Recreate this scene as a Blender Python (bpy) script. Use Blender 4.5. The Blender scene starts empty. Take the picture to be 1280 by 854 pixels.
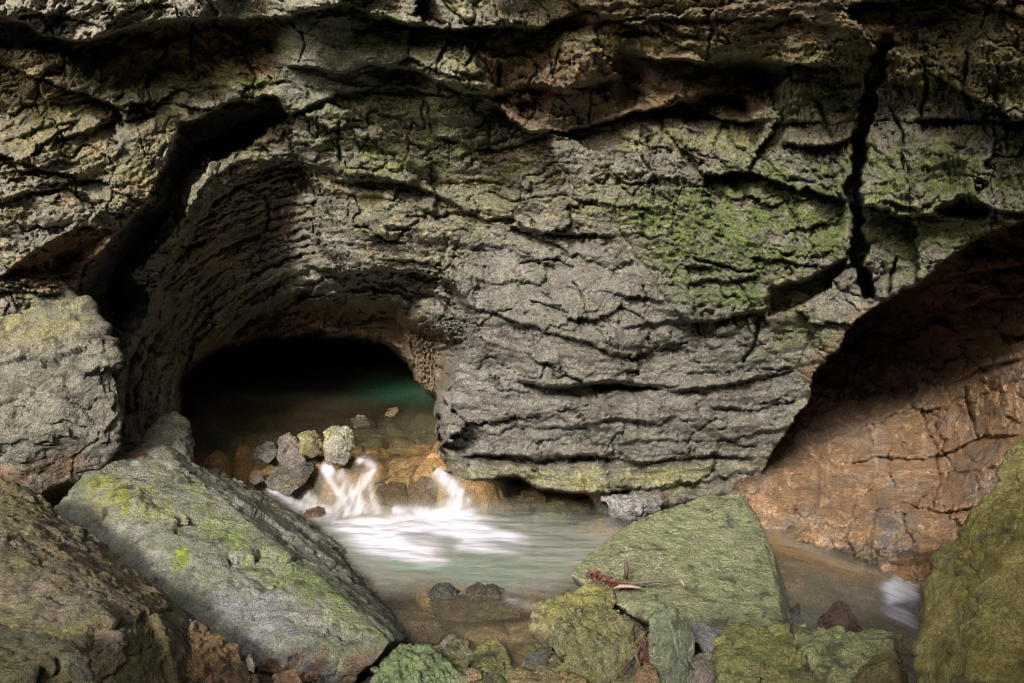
import bpy, bmesh, math, random
import numpy as np
from mathutils import Vector

R = math.radians
scene = bpy.context.scene
C = scene.collection
rng = random.Random(7)

# ------------------------------------------------------------------ camera
W0, H0, F0, PITCH, CZ = 1280.0, 854.0, 1229.0, 10.0, 3.0
cam_data = bpy.data.cameras.new('camera')
cam = bpy.data.objects.new('camera', cam_data)
C.objects.link(cam)
cam.location = (0, 0, CZ)
cam.rotation_euler = (R(90 - PITCH), 0, 0)
cam_data.sensor_width = 36.0
cam_data.lens = F0 / W0 * 36.0
cam_data.clip_start = 0.05
cam_data.clip_end = 500
scene.camera = cam

# ------------------------------------------------------------------ sky and sun
SUN_EL, SUN_AZ = 29.5, -15.0      # degrees; azimuth measured from straight behind the camera, minus = left
world = bpy.data.worlds.new('World')
scene.world = world
world.use_nodes = True
nt = world.node_tree
sky = nt.nodes.new('ShaderNodeTexSky')
sky.sky_type = 'NISHITA'
sky.sun_disc = False
sky.sun_elevation = R(SUN_EL)
sky.sun_rotation = R(180 - SUN_AZ)
sky.air_density = 1.0
sky.dust_density = 4.0
nt.nodes['Background'].inputs['Strength'].default_value = 0.15
nt.links.new(sky.outputs[0], nt.nodes['Background'].inputs['Color'])
sun_data = bpy.data.lights.new('sun', 'SUN')
sun = bpy.data.objects.new('sun', sun_data)
C.objects.link(sun)
sun_data.energy = 2.0
sun_data.angle = R(7)
sun_data.color = (1.0, 0.975, 0.93)
ux = math.sin(R(SUN_AZ)) * math.cos(R(SUN_EL))
uy = -math.cos(R(SUN_AZ)) * math.cos(R(SUN_EL))
uz = math.sin(R(SUN_EL))
SUNV = Vector((ux, uy, uz))
sun.rotation_euler = SUNV.to_track_quat('Z', 'Y').to_euler()
sun.location = SUNV * 30
scene.view_settings.view_transform = 'Standard'
scene.view_settings.look = 'None'
scene.view_settings.gamma = 1.0
scene.view_settings.exposure = 1.62
scene.cycles.filter_width = 1.1
scene.cycles.denoising_prefilter = 'NONE'
scene.cycles.max_bounces = 6
scene.cycles.diffuse_bounces = 4
scene.cycles.transparent_max_bounces = 12

# ------------------------------------------------------------------ pixel <-> place helpers
cp, sp = math.cos(R(PITCH)), math.sin(R(PITCH))


def ray(u, v):
    a = (u - W0 / 2) / F0
    b = (H0 / 2 - v) / F0
    return a, cp + b * sp, -sp + b * cp


def at(u, v, Y):
    a, d, e = ray(u, v)
    return (a * Y / d, Y, CZ + e * Y / d)


def at_z(u, v, z):
    a, d, e = ray(u, v)
    t = (z - CZ) / e
    return (a * t, d * t, z)


def to_px(x, y, z):
    dz = z - CZ
    f = y * cp - dz * sp
    up = y * sp + dz * cp
    return W0 / 2 + F0 * x / f, H0 / 2 - F0 * up / f

# ------------------------------------------------------------------ noise
f32 = np.float32


def _h(ix, iy, iz, seed):
    n = (ix.astype(np.uint32) * np.uint32(374761393) + iy.astype(np.uint32) * np.uint32(668265263)
         + iz * np.uint32(2147483647 & 1274126177) + np.uint32(seed * 974711 & 0xffffffff))
    n = (n ^ (n >> np.uint32(13))) * np.uint32(1274126177)
    n = (n ^ (n >> np.uint32(16))) * np.uint32(2246822519)
    return n ^ (n >> np.uint32(15))


def n2(x, y, seed=0):
    """perlin noise, about -1..1"""
    fx, fy = np.floor(x), np.floor(y)
    ix, iy = fx.astype(np.int64), fy.astype(np.int64)
    x, y = (x - fx).astype(f32), (y - fy).astype(f32)
    sx = x * x * x * (x * (x * 6 - 15) + 10)
    sy = y * y * y * (y * (y * 6 - 15) + 10)

    def g(dx, dy):
        a = _h(ix + dx, iy + dy, np.uint32(0), seed).astype(f32) * f32(6.2831853 / 4294967296.0)
        return np.cos(a) * (x - dx) + np.sin(a) * (y - dy)
    a = g(0, 0); b = g(1, 0); c = g(0, 1); d = g(1, 1)
    a = a + (b - a) * sx
    c = c + (d - c) * sx
    return (a + (c - a) * sy) * f32(1.5)


def fb2(x, y, oct=4, seed=0, gain=.5, mode=None):
    s = 0; a = 1.0; t = 0
    for i in range(oct):
        n = n2(x, y, seed + i * 17)
        if mode == 'ridge':
            n = 1 - 2 * np.abs(n)
        elif mode == 'billow':
            n = 2 * np.abs(n) - .6
        s = s + a * n; t += a
        a *= gain
        x = x * 2.03 + 11.3; y = y * 2.03 + 4.7
    return s / t


def cell2(x, y, seed=0, tilt=False):
    """F1, F2-F1, cell random"""
    ix, iy = np.floor(x).astype(np.int64), np.floor(y).astype(np.int64)
    f1 = np.full(x.shape, 9, f32); f2 = np.full(x.shape, 9, f32); cid = np.zeros(x.shape, f32); tl = np.zeros(x.shape)
    for dx in (-1, 0, 1):
        for dy in (-1, 0, 1):
            h = _h(ix + dx, iy + dy, np.uint32(0), seed)
            px = (ix + dx) + (h & np.uint32(0xffff)).astype(f32) / 65535.0
            py = (iy + dy) + (h >> np.uint32(16)).astype(f32) / 65535.0
            d = np.sqrt((px - x) ** 2 + (py - y) ** 2).astype(f32)
            c = (_h(ix + dx, iy + dy, np.uint32(77), seed + 5) >> np.uint32(8)).astype(f32) / 16777216.0
            m = d < f1
            f2 = np.where(m, f1, np.minimum(f2, d))
            cid = np.where(m, c, cid)
            h2 = (h ^ (h >> np.uint32(9))) * np.uint32(2246822519)
            tl = np.where(m, ((h2 & np.uint32(2047)).astype(f32) / 1023.5 - 1) * (x - px) + ((h2 >> np.uint32(20)).astype(f32) / 2047.5 - 1) * (y - py), tl)
            f1 = np.where(m, d, f1)
    if tilt:
        return f1, f2 - f1, cid, tl
    return f1, f2 - f1, cid


def n3(p, seed=0):
    """value noise in space, -1..1"""
    f = np.floor(p)
    i = f.astype(np.int64)
    t = (p - f).astype(f32)
    s = t * t * (3 - 2 * t)
    r = 0
    for dx in (0, 1):
        wx = s[:, 0] if dx else 1 - s[:, 0]
        for dy in (0, 1):
            wy = s[:, 1] if dy else 1 - s[:, 1]
            for dz in (0, 1):
                wz = s[:, 2] if dz else 1 - s[:, 2]
                hz = (i[:, 2] + dz).astype(np.uint32)
                h = _h(i[:, 0] + dx, i[:, 1] + dy, hz, seed)
                r = r + wx * wy * wz * (h.astype(f32) * f32(2.0 / 4294967296.0) - 1)
    return r


def fb3(p, oct=4, seed=0, gain=.5, mode=None):
    s = 0; a = 1.0; t = 0
    for k in range(oct):
        n = n3(p, seed + 13 * k)
        if mode == 'ridge':
            n = 1 - 2 * np.abs(n)
        s = s + a * n; t += a
        a *= gain
        p = p * 2.07 + np.array([3.1, 7.7, 1.3])
    return s / t


def sstep(a, b, x):
    t = np.clip((x - a) / (b - a), 0, 1)
    return t * t * (3 - 2 * t)


def mix(a, b, t):
    return a + (b - a) * t


# ------------------------------------------------------------------ materials
def new_mat(name):
    m = bpy.data.materials.new(name)
    m.use_nodes = True
    nt = m.node_tree
    return m, nt, nt.nodes, nt.links, nt.nodes['Principled BSDF']


def rock_material(name, bump=1.0, rough=.72, grain=1.0, wet=0.0, spec=.4):
    m, nt, N, L, bs = new_mat(name)
    g = N.new('ShaderNodeNewGeometry')
    a = N.new('ShaderNodeAttribute'); a.attribute_name = 'Col'
    n1 = N.new('ShaderNodeTexNoise'); n1.inputs['Scale'].default_value = 9; n1.inputs['Detail'].default_value = 8; n1.inputs['Roughness'].default_value = .68
    n2_ = N.new('ShaderNodeTexNoise'); n2_.inputs['Scale'].default_value = 46 * grain; n2_.inputs['Detail'].default_value = 6; n2_.inputs['Roughness'].default_value = .72
    v = N.new('ShaderNodeTexVoronoi'); v.inputs['Scale'].default_value = 30 * grain; v.feature = 'F1'
    for n in (n1, n2_, v):
        L.new(g.outputs['Position'], n.inputs['Vector'])
    # colour grain
    r1 = N.new('ShaderNodeMapRange'); r1.inputs['From Min'].default_value = .3; r1.inputs['From Max'].default_value = .7
    r1.inputs['To Min'].default_value = .6; r1.inputs['To Max'].default_value = 1.45
    L.new(n1.outputs['Fac'], r1.inputs['Value'])
    r2 = N.new('ShaderNodeMapRange'); r2.inputs['From Min'].default_value = .3; r2.inputs['From Max'].default_value = .7
    r2.inputs['To Min'].default_value = .42; r2.inputs['To Max'].default_value = 1.6
    L.new(n2_.outputs['Fac'], r2.inputs['Value'])
    n4 = N.new('ShaderNodeTexNoise'); n4.inputs['Scale'].default_value = 115 * grain; n4.inputs['Detail'].default_value = 3; n4.inputs['Roughness'].default_value = .7
    L.new(g.outputs['Position'], n4.inputs['Vector'])
    r4 = N.new('ShaderNodeMapRange'); r4.inputs['From Min'].default_value = .36; r4.inputs['From Max'].default_value = .66
    r4.inputs['To Min'].default_value = .6; r4.inputs['To Max'].default_value = 1.35
    L.new(n4.outputs['Fac'], r4.inputs['Value'])
    m0 = N.new('ShaderNodeMath'); m0.operation = 'MULTIPLY'
    L.new(r1.outputs[0], m0.inputs[0]); L.new(r4.outputs[0], m0.inputs[1])
    mu = N.new('ShaderNodeMath'); mu.operation = 'MULTIPLY'
    L.new(m0.outputs[0], mu.inputs[0]); L.new(r2.outputs[0], mu.inputs[1])
    sc = N.new('ShaderNodeVectorMath'); sc.operation = 'SCALE'
    L.new(a.outputs['Color'], sc.inputs[0]); L.new(mu.outputs[0], sc.inputs['Scale'])
    L.new(sc.outputs[0], bs.inputs['Base Color'])
    # roughness
    rr = N.new('ShaderNodeMapRange'); rr.inputs['From Min'].default_value = .35; rr.inputs['From Max'].default_value = .65
    rr.inputs['To Min'].default_value = rough - .3 - wet * .3; rr.inputs['To Max'].default_value = rough + .15
    L.new(n2_.outputs['Fac'], rr.inputs['Value']); L.new(rr.outputs[0], bs.inputs['Roughness'])
    bs.inputs['Specular IOR Level'].default_value = spec
    # relief
    b1 = N.new('ShaderNodeBump'); b1.inputs['Strength'].default_value = 1.0; b1.inputs['Distance'].default_value = .022 * bump
    L.new(n1.outputs['Fac'], b1.inputs['Height'])
    b2 = N.new('ShaderNodeBump'); b2.inputs['Strength'].default_value = 1.0; b2.inputs['Distance'].default_value = .03 * bump
    L.new(n2_.outputs['Fac'], b2.inputs['Height']); L.new(b1.outputs[0], b2.inputs['Normal'])
    b3 = N.new('ShaderNodeBump'); b3.inputs['Strength'].default_value = .6; b3.inputs['Distance'].default_value = .01 * bump
    L.new(v.outputs['Distance'], b3.inputs['Height']); L.new(b2.outputs[0], b3.inputs['Normal'])
    L.new(b3.outputs[0], bs.inputs['Normal'])
    return m


M_WALL = rock_material('limestone_wall', 1.0, .72)
M_ROCK = rock_material('boulder_rock', .8, .68, 1.3)
M_WET = rock_material('wet_rock', .9, .42, 1.3, .5, .6)
M_BED = rock_material('stream_bed_stone', 1.0, .6, .8)


def set_cols(me, col, sat=1.1):
    col = np.asarray(col, dtype=np.float64)
    lum = (col @ np.array([.3, .59, .11]))[:, None]
    col = np.clip(lum + (col - lum) * sat, .004, .95)
    at_ = me.color_attributes.new('Col', 'FLOAT_COLOR', 'POINT')
    c4 = np.ones((len(me.vertices), 4), f32)
    c4[:, :3] = col
    at_.data.foreach_set('color', c4.ravel())


def grid_mesh(name, P, keep, mat, col=None, flip=False):
    """P (rows, cols, 3), keep (rows-1, cols-1) bool -> mesh of quads"""
    h, w = P.shape[:2]
    idx = np.arange(h * w, dtype=np.int32).reshape(h, w)
    q = np.stack([idx[1:, :-1], idx[1:, 1:], idx[:-1, 1:], idx[:-1, :-1]], -1)[keep]
    if flip:
        q = q[:, ::-1]
    used = np.zeros(h * w, bool); used[q.ravel()] = True
    remap = np.cumsum(used) - 1
    q = remap[q].astype(np.int32)
    V = P.reshape(-1, 3)[used].astype(f32)
    me = bpy.data.meshes.new(name)
    me.vertices.add(len(V)); me.vertices.foreach_set('co', V.ravel())
    me.loops.add(q.size); me.loops.foreach_set('vertex_index', q.ravel())
    me.polygons.add(len(q))
    me.polygons.foreach_set('loop_start', np.arange(0, q.size, 4, dtype=np.int32))
    me.polygons.foreach_set('loop_total', np.full(len(q), 4, np.int32))
    me.update(calc_edges=True)
    me.materials.append(mat)
    if col is not None:
        set_cols(me, col.reshape(-1, 3)[used])
    o = bpy.data.objects.new(name, me)
    C.objects.link(o)
    return o, used


def smooth(o):
    o.data.polygons.foreach_set('use_smooth', np.ones(len(o.data.polygons), bool))


# ------------------------------------------------------------------ the rock wall
DU = 1.75
us = np.arange(-130, 1411, DU, dtype=np.float64)
vs = np.arange(-180, 800, DU, dtype=np.float64)
U, V = np.meshgrid(us, vs)
# warp so that no traced edge is clean
WU = U + 5 * fb2(U / 38, V / 38, 3, 1) + 3.2 * fb2(U / 13, V / 13, 3, 2, .6)
WV = V + 5 * fb2(U / 38, V / 38, 3, 3) + 3.2 * fb2(U / 13, V / 13, 3, 4, .6)


def window(poly, m):
    a = np.array(poly, float)
    c0 = np.searchsorted(us, a[:, 0].min() - m); c1 = np.searchsorted(us, a[:, 0].max() + m)
    r0 = np.searchsorted(vs, a[:, 1].min() - m); r1 = np.searchsorted(vs, a[:, 1].max() + m)
    return slice(r0, max(r1, r0 + 2)), slice(c0, max(c1, c0 + 2))


def pdist(poly, X, Y, closed=False):
    """distance to the line, side (+ = below a left-to-right line), place along it 0..1"""
    pts = [tuple(map(float, p)) for p in poly]
    if closed:
        pts = pts + [pts[0]]
    seg = [math.dist(pts[i], pts[i + 1]) for i in range(len(pts) - 1)]
    tot = sum(seg); acc = 0
    D = np.full(X.shape, 1e9); S = np.ones(X.shape); T = np.zeros(X.shape)
    for i, sl in enumerate(seg):
        (ax, ay), (bx, by) = pts[i], pts[i + 1]
        dx, dy = bx - ax, by - ay
        t = np.clip(((X - ax) * dx + (Y - ay) * dy) / (sl * sl + 1e-9), 0, 1)
        ex, ey = X - ax - t * dx, Y - ay - t * dy
        d = np.hypot(ex, ey)
        c = dx * ey - dy * ex
        m = d < D - 1e-6
        S = np.where(m, np.sign(c), S); T = np.where(m, (acc + t * sl) / tot, T); D = np.where(m, d, D)
        acc += sl
    return D, S, T


def inside(poly, X, Y):
    r = np.zeros(X.shape, bool)
    n = len(poly)
    for i in range(n):
        (x1, y1), (x2, y2) = poly[i], poly[(i + 1) % n]
        if y1 == y2:
            continue
        c = ((y1 > Y) != (y2 > Y)) & (X < (x2 - x1) * (Y - y1) / (y2 - y1) + x1)
        r ^= c
    return r


def region(poly, soft, bias=0.0, warp=True, extra=None):
    """1 inside the outline, fading over soft pixels"""
    out = np.zeros(U.shape)
    w = window(poly, soft + 16)
    X, Y = (WU[w], WV[w]) if warp else (U[w], V[w])
    D, _, _ = pdist(poly, X, Y, True)
    D = np.where(inside(poly, X, Y), D, -D)
    if extra is not None:
        D = D + extra[w]
    out[w] = sstep(-soft * (1 - bias) / 2, soft * (1 + bias) / 2, D)
    return out


# broad form: (u, v, distance)
ctrl = [(-170, -180, 5.8), (200, -180, 5.9), (600, -180, 5.9), (1000, -180, 5.7), (1450, -180, 5.0),
        (-170, 0, 6.1), (60, 10, 6.2), (200, 0, 6.2), (400, 0, 6.3), (600, 10, 6.3), (760, 0, 6.3), (900, 0, 6.2), (1100, 0, 5.9), (1280, 0, 5.5), (1450, 0, 5.0),
        (-100, 70, 6.9), (60, 75, 7.1), (200, 70, 7.3), (330, 65, 7.1), (450, 60, 6.9), (560, 75, 6.8), (700, 60, 6.9), (850, 50, 6.8), (1000, 60, 6.6), (1150, 60, 6.4), (1280, 60, 6.0), (1450, 60, 5.6),
        (0, 140, 7.2), (150, 140, 7.4), (400, 130, 7.3), (500, 140, 7.6), (650, 130, 7.3), (800, 130, 7.4), (900, 130, 7.5), (1030, 140, 7.1), (1150, 140, 6.8), (1280, 140, 6.4), (1450, 140, 6.0),
        (-120, 210, 6.9), (0, 210, 7.0), (150, 210, 7.3), (290, 205, 7.75), (226, 300, 7.75), (185, 380, 7.95), (155, 470, 8.15), (262, 330, 8.4), (330, 330, 8.5), (250, 420, 8.9), (450, 200, 7.7), (600, 200, 7.75), (750, 220, 7.65), (900, 210, 7.5), (1030, 220, 7.3), (1150, 220, 6.9), (1280, 220, 6.6), (1450, 220, 6.0),
        (-120, 300, 6.8), (0, 300, 6.9), (80, 300, 7.2), (350, 250, 8.1), (450, 290, 7.85), (600, 300, 7.85), (750, 300, 7.6), (900, 290, 7.35), (1020, 300, 7.3), (1130, 300, 7.2), (1280, 280, 6.7), (1450, 260, 6.0),
        (100, 520, 8.4), (560, 370, 8.2), (640, 400, 7.8), (760, 400, 7.45), (880, 400, 7.4), (1000, 400, 7.6), (1080, 380, 7.7), (1200, 340, 7.6), (1400, 330, 7),
        (550, 490, 8.6), (620, 490, 8.0), (750, 500, 7.7), (870, 500, 7.75), (980, 500, 8.0),
        (555, 590, 8.6), (640, 580, 8.3), (760, 590, 8.2), (880, 590, 8.3), (930, 600, 8.6),
        (640, 650, 8.8), (800, 650, 8.7), (160, 620, 8.8), (0, 620, 8.2), (-120, 500, 7.5), (300, 700, 9.4), (700, 760, 9.3), (1000, 700, 9.0), (1300, 600, 8.6), (1440, 500, 8.2),
        (350, 500, 9.3), (300, 420, 9.1), (430, 430, 9.1)]
ca = np.array(ctrl)
cu = np.arange(-176, 1460, 12.0); cv = np.arange(-186, 812, 12.0)
GU, GV = np.meshgrid(cu, cv)
r2 = (GU[..., None] - ca[:, 0]) ** 2 + (GV[..., None] - ca[:, 1]) ** 2
w_ = np.exp(-r2 / (2 * 42 ** 2)) + .0006 * np.exp(-r2 / (2 * 150 ** 2)) + 1e-9 / (r2 + 100)
base_c = (w_ * ca[:, 2]).sum(-1) / w_.sum(-1)


def up(c, X, Y):
    gx = (X - cu[0]) / 12.0; gy = (Y - cv[0]) / 12.0
    ix = np.clip(gx.astype(int), 0, len(cu) - 2); iy = np.clip(gy.astype(int), 0, len(cv) - 2)
    fx = gx - ix; fy = gy - iy
    return (c[iy, ix] * (1 - fx) + c[iy, ix + 1] * fx) * (1 - fy) + (c[iy + 1, ix] * (1 - fx) + c[iy + 1, ix + 1] * fx) * fy


D = up(base_c, U, V)

# areas ------------------------------------------------------------
arch_in = [(376, 204), (400, 240), (395, 300), (430, 338), (500, 345), (560, 352), (590, 390), (582, 432), (560, 455), (548, 500), (540, 560), (500, 600), (300, 640), (200, 600), (150, 520), (160, 450), (190, 400), (215, 320), (240, 290), (262, 252), (300, 222), (340, 206)]
hole = [(221, 520), (223, 478), (240, 452), (280, 432), (330, 421), (400, 417), (450, 420), (490, 432), (512, 452), (522, 478), (548, 500), (545, 580), (520, 640), (330, 660), (240, 600)]
hole_roof = [(225, 520), (224, 475), (250, 430), (300, 388), (370, 370), (440, 372), (510, 388), (545, 402), (576, 428), (566, 470), (548, 500), (545, 600), (300, 660), (200, 600)]
right_cave = [(925, 600), (950, 590), (968, 560), (990, 528), (1013, 495), (1014, 470), (1040, 440), (1062, 408), (1095, 380), (1118, 372), (1150, 352), (1178, 327), (1212, 302), (1250, 284), (1300, 270), (1460, 230), (1460, 810), (880, 810), (880, 650)]
gap = [(93, 372), (108, 322), (126, 318), (152, 288), (190, 245), (202, 215), (216, 188), (228, 155), (255, 145), (284, 128), (300, 123), (312, 128), (332, 119), (347, 123), (358, 144), (338, 162), (300, 188), (262, 205), (240, 232), (228, 275), (196, 312), (166, 345), (190, 372), (180, 400), (155, 440), (140, 470), (128, 430)]

_sa = np.hypot((WU - 455) / 1.25, (WV - 520)) + 5 * fb2(U / 40, V / 40, 2, 15)
_k = np.floor(_sa / 11.0)
lay_w = 9 * n2(np.arctan2(WV - 520, WU - 455) * 2.6, _k * 3.7 + .5, 16) + 4 * n2(np.arctan2(WV - 520, WU - 455) * 9, _k * 2.3 + .5, 17)
A_arch = region(arch_in, 14)
A_hroof = region(hole_roof, 30, .6, extra=lay_w * 1.3)
A_hole = region(hole, 12, .7, extra=lay_w * .5)
_gn = 7 * fb2(U / 22, V / 22, 4, 19, .6)
A_gap = region(gap, 2.5, .6, extra=_gn)
A_gap2 = region(gap, 30, 1.4, extra=_gn)
A_rc = region(right_cave, 4, .5)
A_low = sstep(560, 640, V)

# strata space ------------------------------------------------------
sa = np.hypot((WU - 455) / 1.25, (WV - 520)) * 1.0
wl = sstep(640, 480, WU) * sstep(180, 300, WU * .5 + WV)
s_flat = WV - .05 * (WU - 700) + 14 * np.sin(WU / 170.0) + 9 * fb2(U / 120, V / 120, 2, 9)
s_left = WV * .8 + WU * .55
wL = sstep(300, 200, WU) * sstep(260, 180, WV)
S = mix(s_flat, sa, (1 - sstep(500, 550, WU) * sstep(395, 440, WV)) * np.clip(A_arch + sstep(600, 520, WU) * sstep(330, 380, WV), 0, 1))
S = mix(S, s_left, wL * .8)
wq_ = (1 - sstep(500, 550, WU) * sstep(395, 440, WV)) * np.clip(A_arch + sstep(600, 520, WU) * sstep(330, 380, WV), 0, 1)
T_ = mix(WU - .3 * WV * wL, np.arctan2(WV - 520, WU - 455) * 260, wq_)

# recesses -----------------------------------------------------------
relief = np.zeros(U.shape)
# inside of the left arch falls back towards the hole
Da, _, _ = pdist(arch_in, U, V, True)
relief += A_arch * (0.34 + .3 * sstep(0, 60, Da) + .35 * sstep(40, 130, Da))
relief += A_hroof * .9
relief += A_hole * 4.6
relief += A_gap * (.55 + .35 * fb2(WU / 50, WV / 50, 3, 23)) + A_gap2 * .75
# brown recess wall high on the left
relief += region([(88, 78), (92, 55), (150, 42), (245, 24), (300, 27), (345, 30), (358, 60), (350, 95), (330, 90), (270, 104), (200, 108), (150, 116), (112, 96)], 10) * .10
relief += region([(-170, 20), (0, 24), (30, 30), (55, 44), (92, 56), (150, 45), (120, 75), (95, 74), (60, 62), (0, 60), (-170, 60)], 8) * .75
# red-brown hollow in the middle and voids to its right
relief += region([(618, 118), (660, 108), (700, 112), (740, 104), (775, 95), (800, 120), (790, 142), (760, 152), (730, 160), (690, 163), (650, 150)], 10) * .22
relief += region([(776, 66), (800, 70), (806, 90), (800, 128), (778, 135), (772, 100)], 16) * .3
relief += region([(852, 128), (880, 116), (930, 122), (936, 148), (900, 150), (856, 150)], 10) * .45
relief += region([(900, 80), (940, 72), (975, 92), (970, 130), (930, 142), (890, 120)], 12) * .3
# hollow under the mossy plate
relief += region([(962, 360), (1000, 350), (1056, 325), (1058, 336), (1040, 352), (1040, 360), (986, 388), (960, 395)], 3) * .42
# hollows right
relief += region([(1150, 232), (1160, 210), (1185, 202), (1210, 212), (1205, 235), (1175, 242)], 26) * .2
relief += region([(1170, 262), (1200, 245), (1240, 262), (1230, 275), (1190, 270)], 8) * .35
ledge_late = [(1140, 150), (1195, 147), (1240, 152), (1300, 150)]
# undercut at the foot of the big bulge
under = [(585, 602), (620, 600), (650, 598), (672, 612), (735, 618), (745, 632), (756, 660), (700, 720), (560, 720), (545, 640)]
A_under = region(under, 8)
relief += A_under * .75
relief += region([(745, 624), (800, 640), (900, 620), (960, 605), (960, 760), (740, 760)], 14) * .3
# slot above the foot
relief += region([(575, 572), (610, 568), (680, 572), (735, 568), (742, 576), (690, 582), (620, 580)], 6) * .2
# undercut ledges of the bulge
relief += region([(650, 478), (690, 482), (760, 478), (850, 484), (745, 490), (735, 500), (680, 495)], 8) * .2
# left lobe hollows
relief += region([(98, 228), (120, 212), (150, 205), (146, 218), (128, 235), (108, 240)], 16) * .14
under_lobe = [(2, 348), (30, 326), (60, 304), (104, 284), (146, 290), (132, 312), (108, 342), (96, 372), (60, 362), (30, 352)]
relief += region(under_lobe, 34, .8) * .36
# inside of the right arch rim
relief += region([(1100, 382), (1150, 354), (1180, 330), (1240, 296), (1300, 278), (1460, 240), (1460, 300), (1300, 310), (1240, 330), (1170, 372)], 14) * .1


def ledge(poly, lip=.1, under=.2, La=30, Lb=22, tp=.12):
    """rock above the line stands proud, the rock below it starts recessed"""
    w = window(poly, max(La, Lb) * 3)
    d, s, t = pdist(poly, WU[w], WV[w])
    f = sstep(0, tp, t) * sstep(1, 1 - tp, t)
    sd = d * s
    k = sstep(-1.6, 1.6, sd)
    relief[w] += f * (k * under * np.exp(-np.abs(sd) / Lb) - (1 - k) * lip * np.exp(-np.abs(sd) / La))


def crack(poly, width=3, depth=.2, tp=.1):
    w = window(poly, width * 3 + 6)
    d, s, t = pdist(poly, WU[w], WV[w])
    f = sstep(0, tp, t) * sstep(1, 1 - tp, t)
    wd = width * np.clip(.7 + .45 * fb2(U[w] / 14, V[w] / 14, 2, 21) + (.9 if width > 5 else .2) * fb2(U[w] / 40, V[w] / 40, 3, 22), .25, 2) * (.3 + .7 * f)
    relief[w] += depth * f * np.exp(-(d / np.maximum(wd, .6)) ** (6 if width > 5 else 2))


ledge([(-170, 18), (0, 22), (30, 28), (55, 42), (92, 53), (115, 50), (150, 38), (190, 28), (245, 21), (300, 24), (355, 22), (400, 12), (440, 2)], .3, .2, 40, 30, .03)
ledge([(425, 2), (470, 21), (520, 33), (565, 37), (622, 31), (670, 34), (708, 20), (740, 8)], .2, .22, 40, 30)
ledge([(340, 78), (400, 86), (430, 90), (460, 80), (520, 88), (546, 101), (572, 113), (606, 118), (625, 100)], .24, .26, 44, 26)
ledge([(606, 120), (640, 150), (665, 165), (690, 163), (730, 160), (762, 151), (792, 141), (850, 128), (900, 150), (940, 152), (965, 150)], .17, .36, 50, 34, .08)
ledge([(536, 168), (560, 174), (608, 186), (650, 181), (668, 172), (690, 164)], .05, .1, 20, 18)
ledge([(780, 62), (830, 75), (880, 78), (930, 74), (975, 82), (1050, 80), (1090, 85)], .2, .24, 36, 26)
ledge([(700, 30), (800, 24), (900, 22), (1000, 26), (1080, 40)], .04, .08, 18, 16)
ledge([(975, 176), (1000, 182), (1050, 181), (1076, 165)], .18, .22, 34, 14)
ledge([(225, 158), (255, 146), (284, 129), (300, 124), (312, 129), (332, 120), (347, 124), (358, 145), (380, 138), (420, 119), (470, 108)], .12, .1, 26, 14, .05)
ledge([(0, 130), (60, 130), (140, 120), (200, 110), (300, 108)], .02, .05, 20, 14)
ledge([(410, 222), (450, 226), (500, 228), (520, 233), (550, 246), (582, 263), (604, 273), (640, 271), (652, 283), (692, 291), (740, 294), (772, 296)], .08, .13, 26, 20, .05)
ledge([(376, 204), (420, 215), (470, 222), (520, 232)], .05, .1, 16, 16)
ledge([(395, 240), (440, 243), (500, 250), (545, 268)], .04, .06, 14, 12)
ledge([(376, 330), (420, 343), (470, 337), (520, 340), (560, 350), (584, 378)], .09, .2, 24, 14, .06)
ledge([(410, 362), (460, 356), (510, 368), (545, 372), (575, 405)], .05, .14, 12, 12)
ledge([(430, 345), (500, 352), (556, 362)], .03, .08, 8, 8)
ledge([(640, 479), (690, 483), (760, 479), (850, 488), (920, 478), (1000, 462)], .1, .11, 26, 14, .05)
ledge([(770, 412), (800, 405), (850, 403), (900, 398)], .05, .06, 22, 16)
ledge([(640, 530), (700, 536), (760, 524), (830, 530)], .05, .08, 18, 10)
ledge([(880, 508), (940, 512), (1008, 496)], .05, .07, 18, 10)
ledge([(760, 556), (820, 548), (900, 552), (985, 535)], .05, .06, 16, 12)
ledge([(570, 573), (610, 568), (680, 573), (735, 568), (800, 578), (880, 570), (950, 570)], .08, .14, 16, 10, .05)
ledge([(556, 590), (585, 602), (620, 600), (652, 598), (674, 612), (735, 618), (790, 610)], .12, .18, 14, 22, .05)
ledge([(760, 606), (820, 612), (870, 604), (930, 590)], .06, .1, 14, 12)
ledge([(850, 470), (870, 465), (920, 462), (1000, 460)], .05, .09, 16, 12)
ledge([(850, 355), (880, 350), (905, 352), (935, 347), (956, 346)], .05, .09, 16, 8)
ledge([(840, 382), (855, 400), (882, 401), (930, 393), (957, 385), (958, 352)], .14, .14, 34, 14)
ledge([(963, 361), (1000, 351), (1035, 338), (1062, 322)], .12, .14, 26, 16)
ledge([(1140, 272), (1180, 263), (1210, 242), (1240, 263), (1300, 268)], .12, .14, 26, 12)
ledge([(770, 250), (775, 285), (800, 322), (840, 382)], -.02, .1, 26, 20)
ledge([(0, 250), (40, 240), (90, 235), (120, 255), (110, 285)], .06, .1, 24, 14)
ledge([(0, 348), (30, 326), (60, 304), (104, 284), (146, 290)], .1, .12, 30, 20)
ledge([(60, 192), (66, 176), (100, 166), (140, 152), (200, 140)], .08, .1, 26, 14)
ledge([(30, 125), (45, 105), (60, 128), (85, 108)], .06, .04, 16, 8)
ledge([(225, 290), (236, 268), (258, 226), (300, 202), (372, 200)], .1, .0, 26, 10)
ledge([(0, 180), (50, 160), (100, 150)], .03, .04, 12, 10)
ledge(ledge_late, .1, .2, 26, 14)
ledge([(1100, 250), (1150, 262), (1180, 240)], .06, .08, 16, 10)
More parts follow.
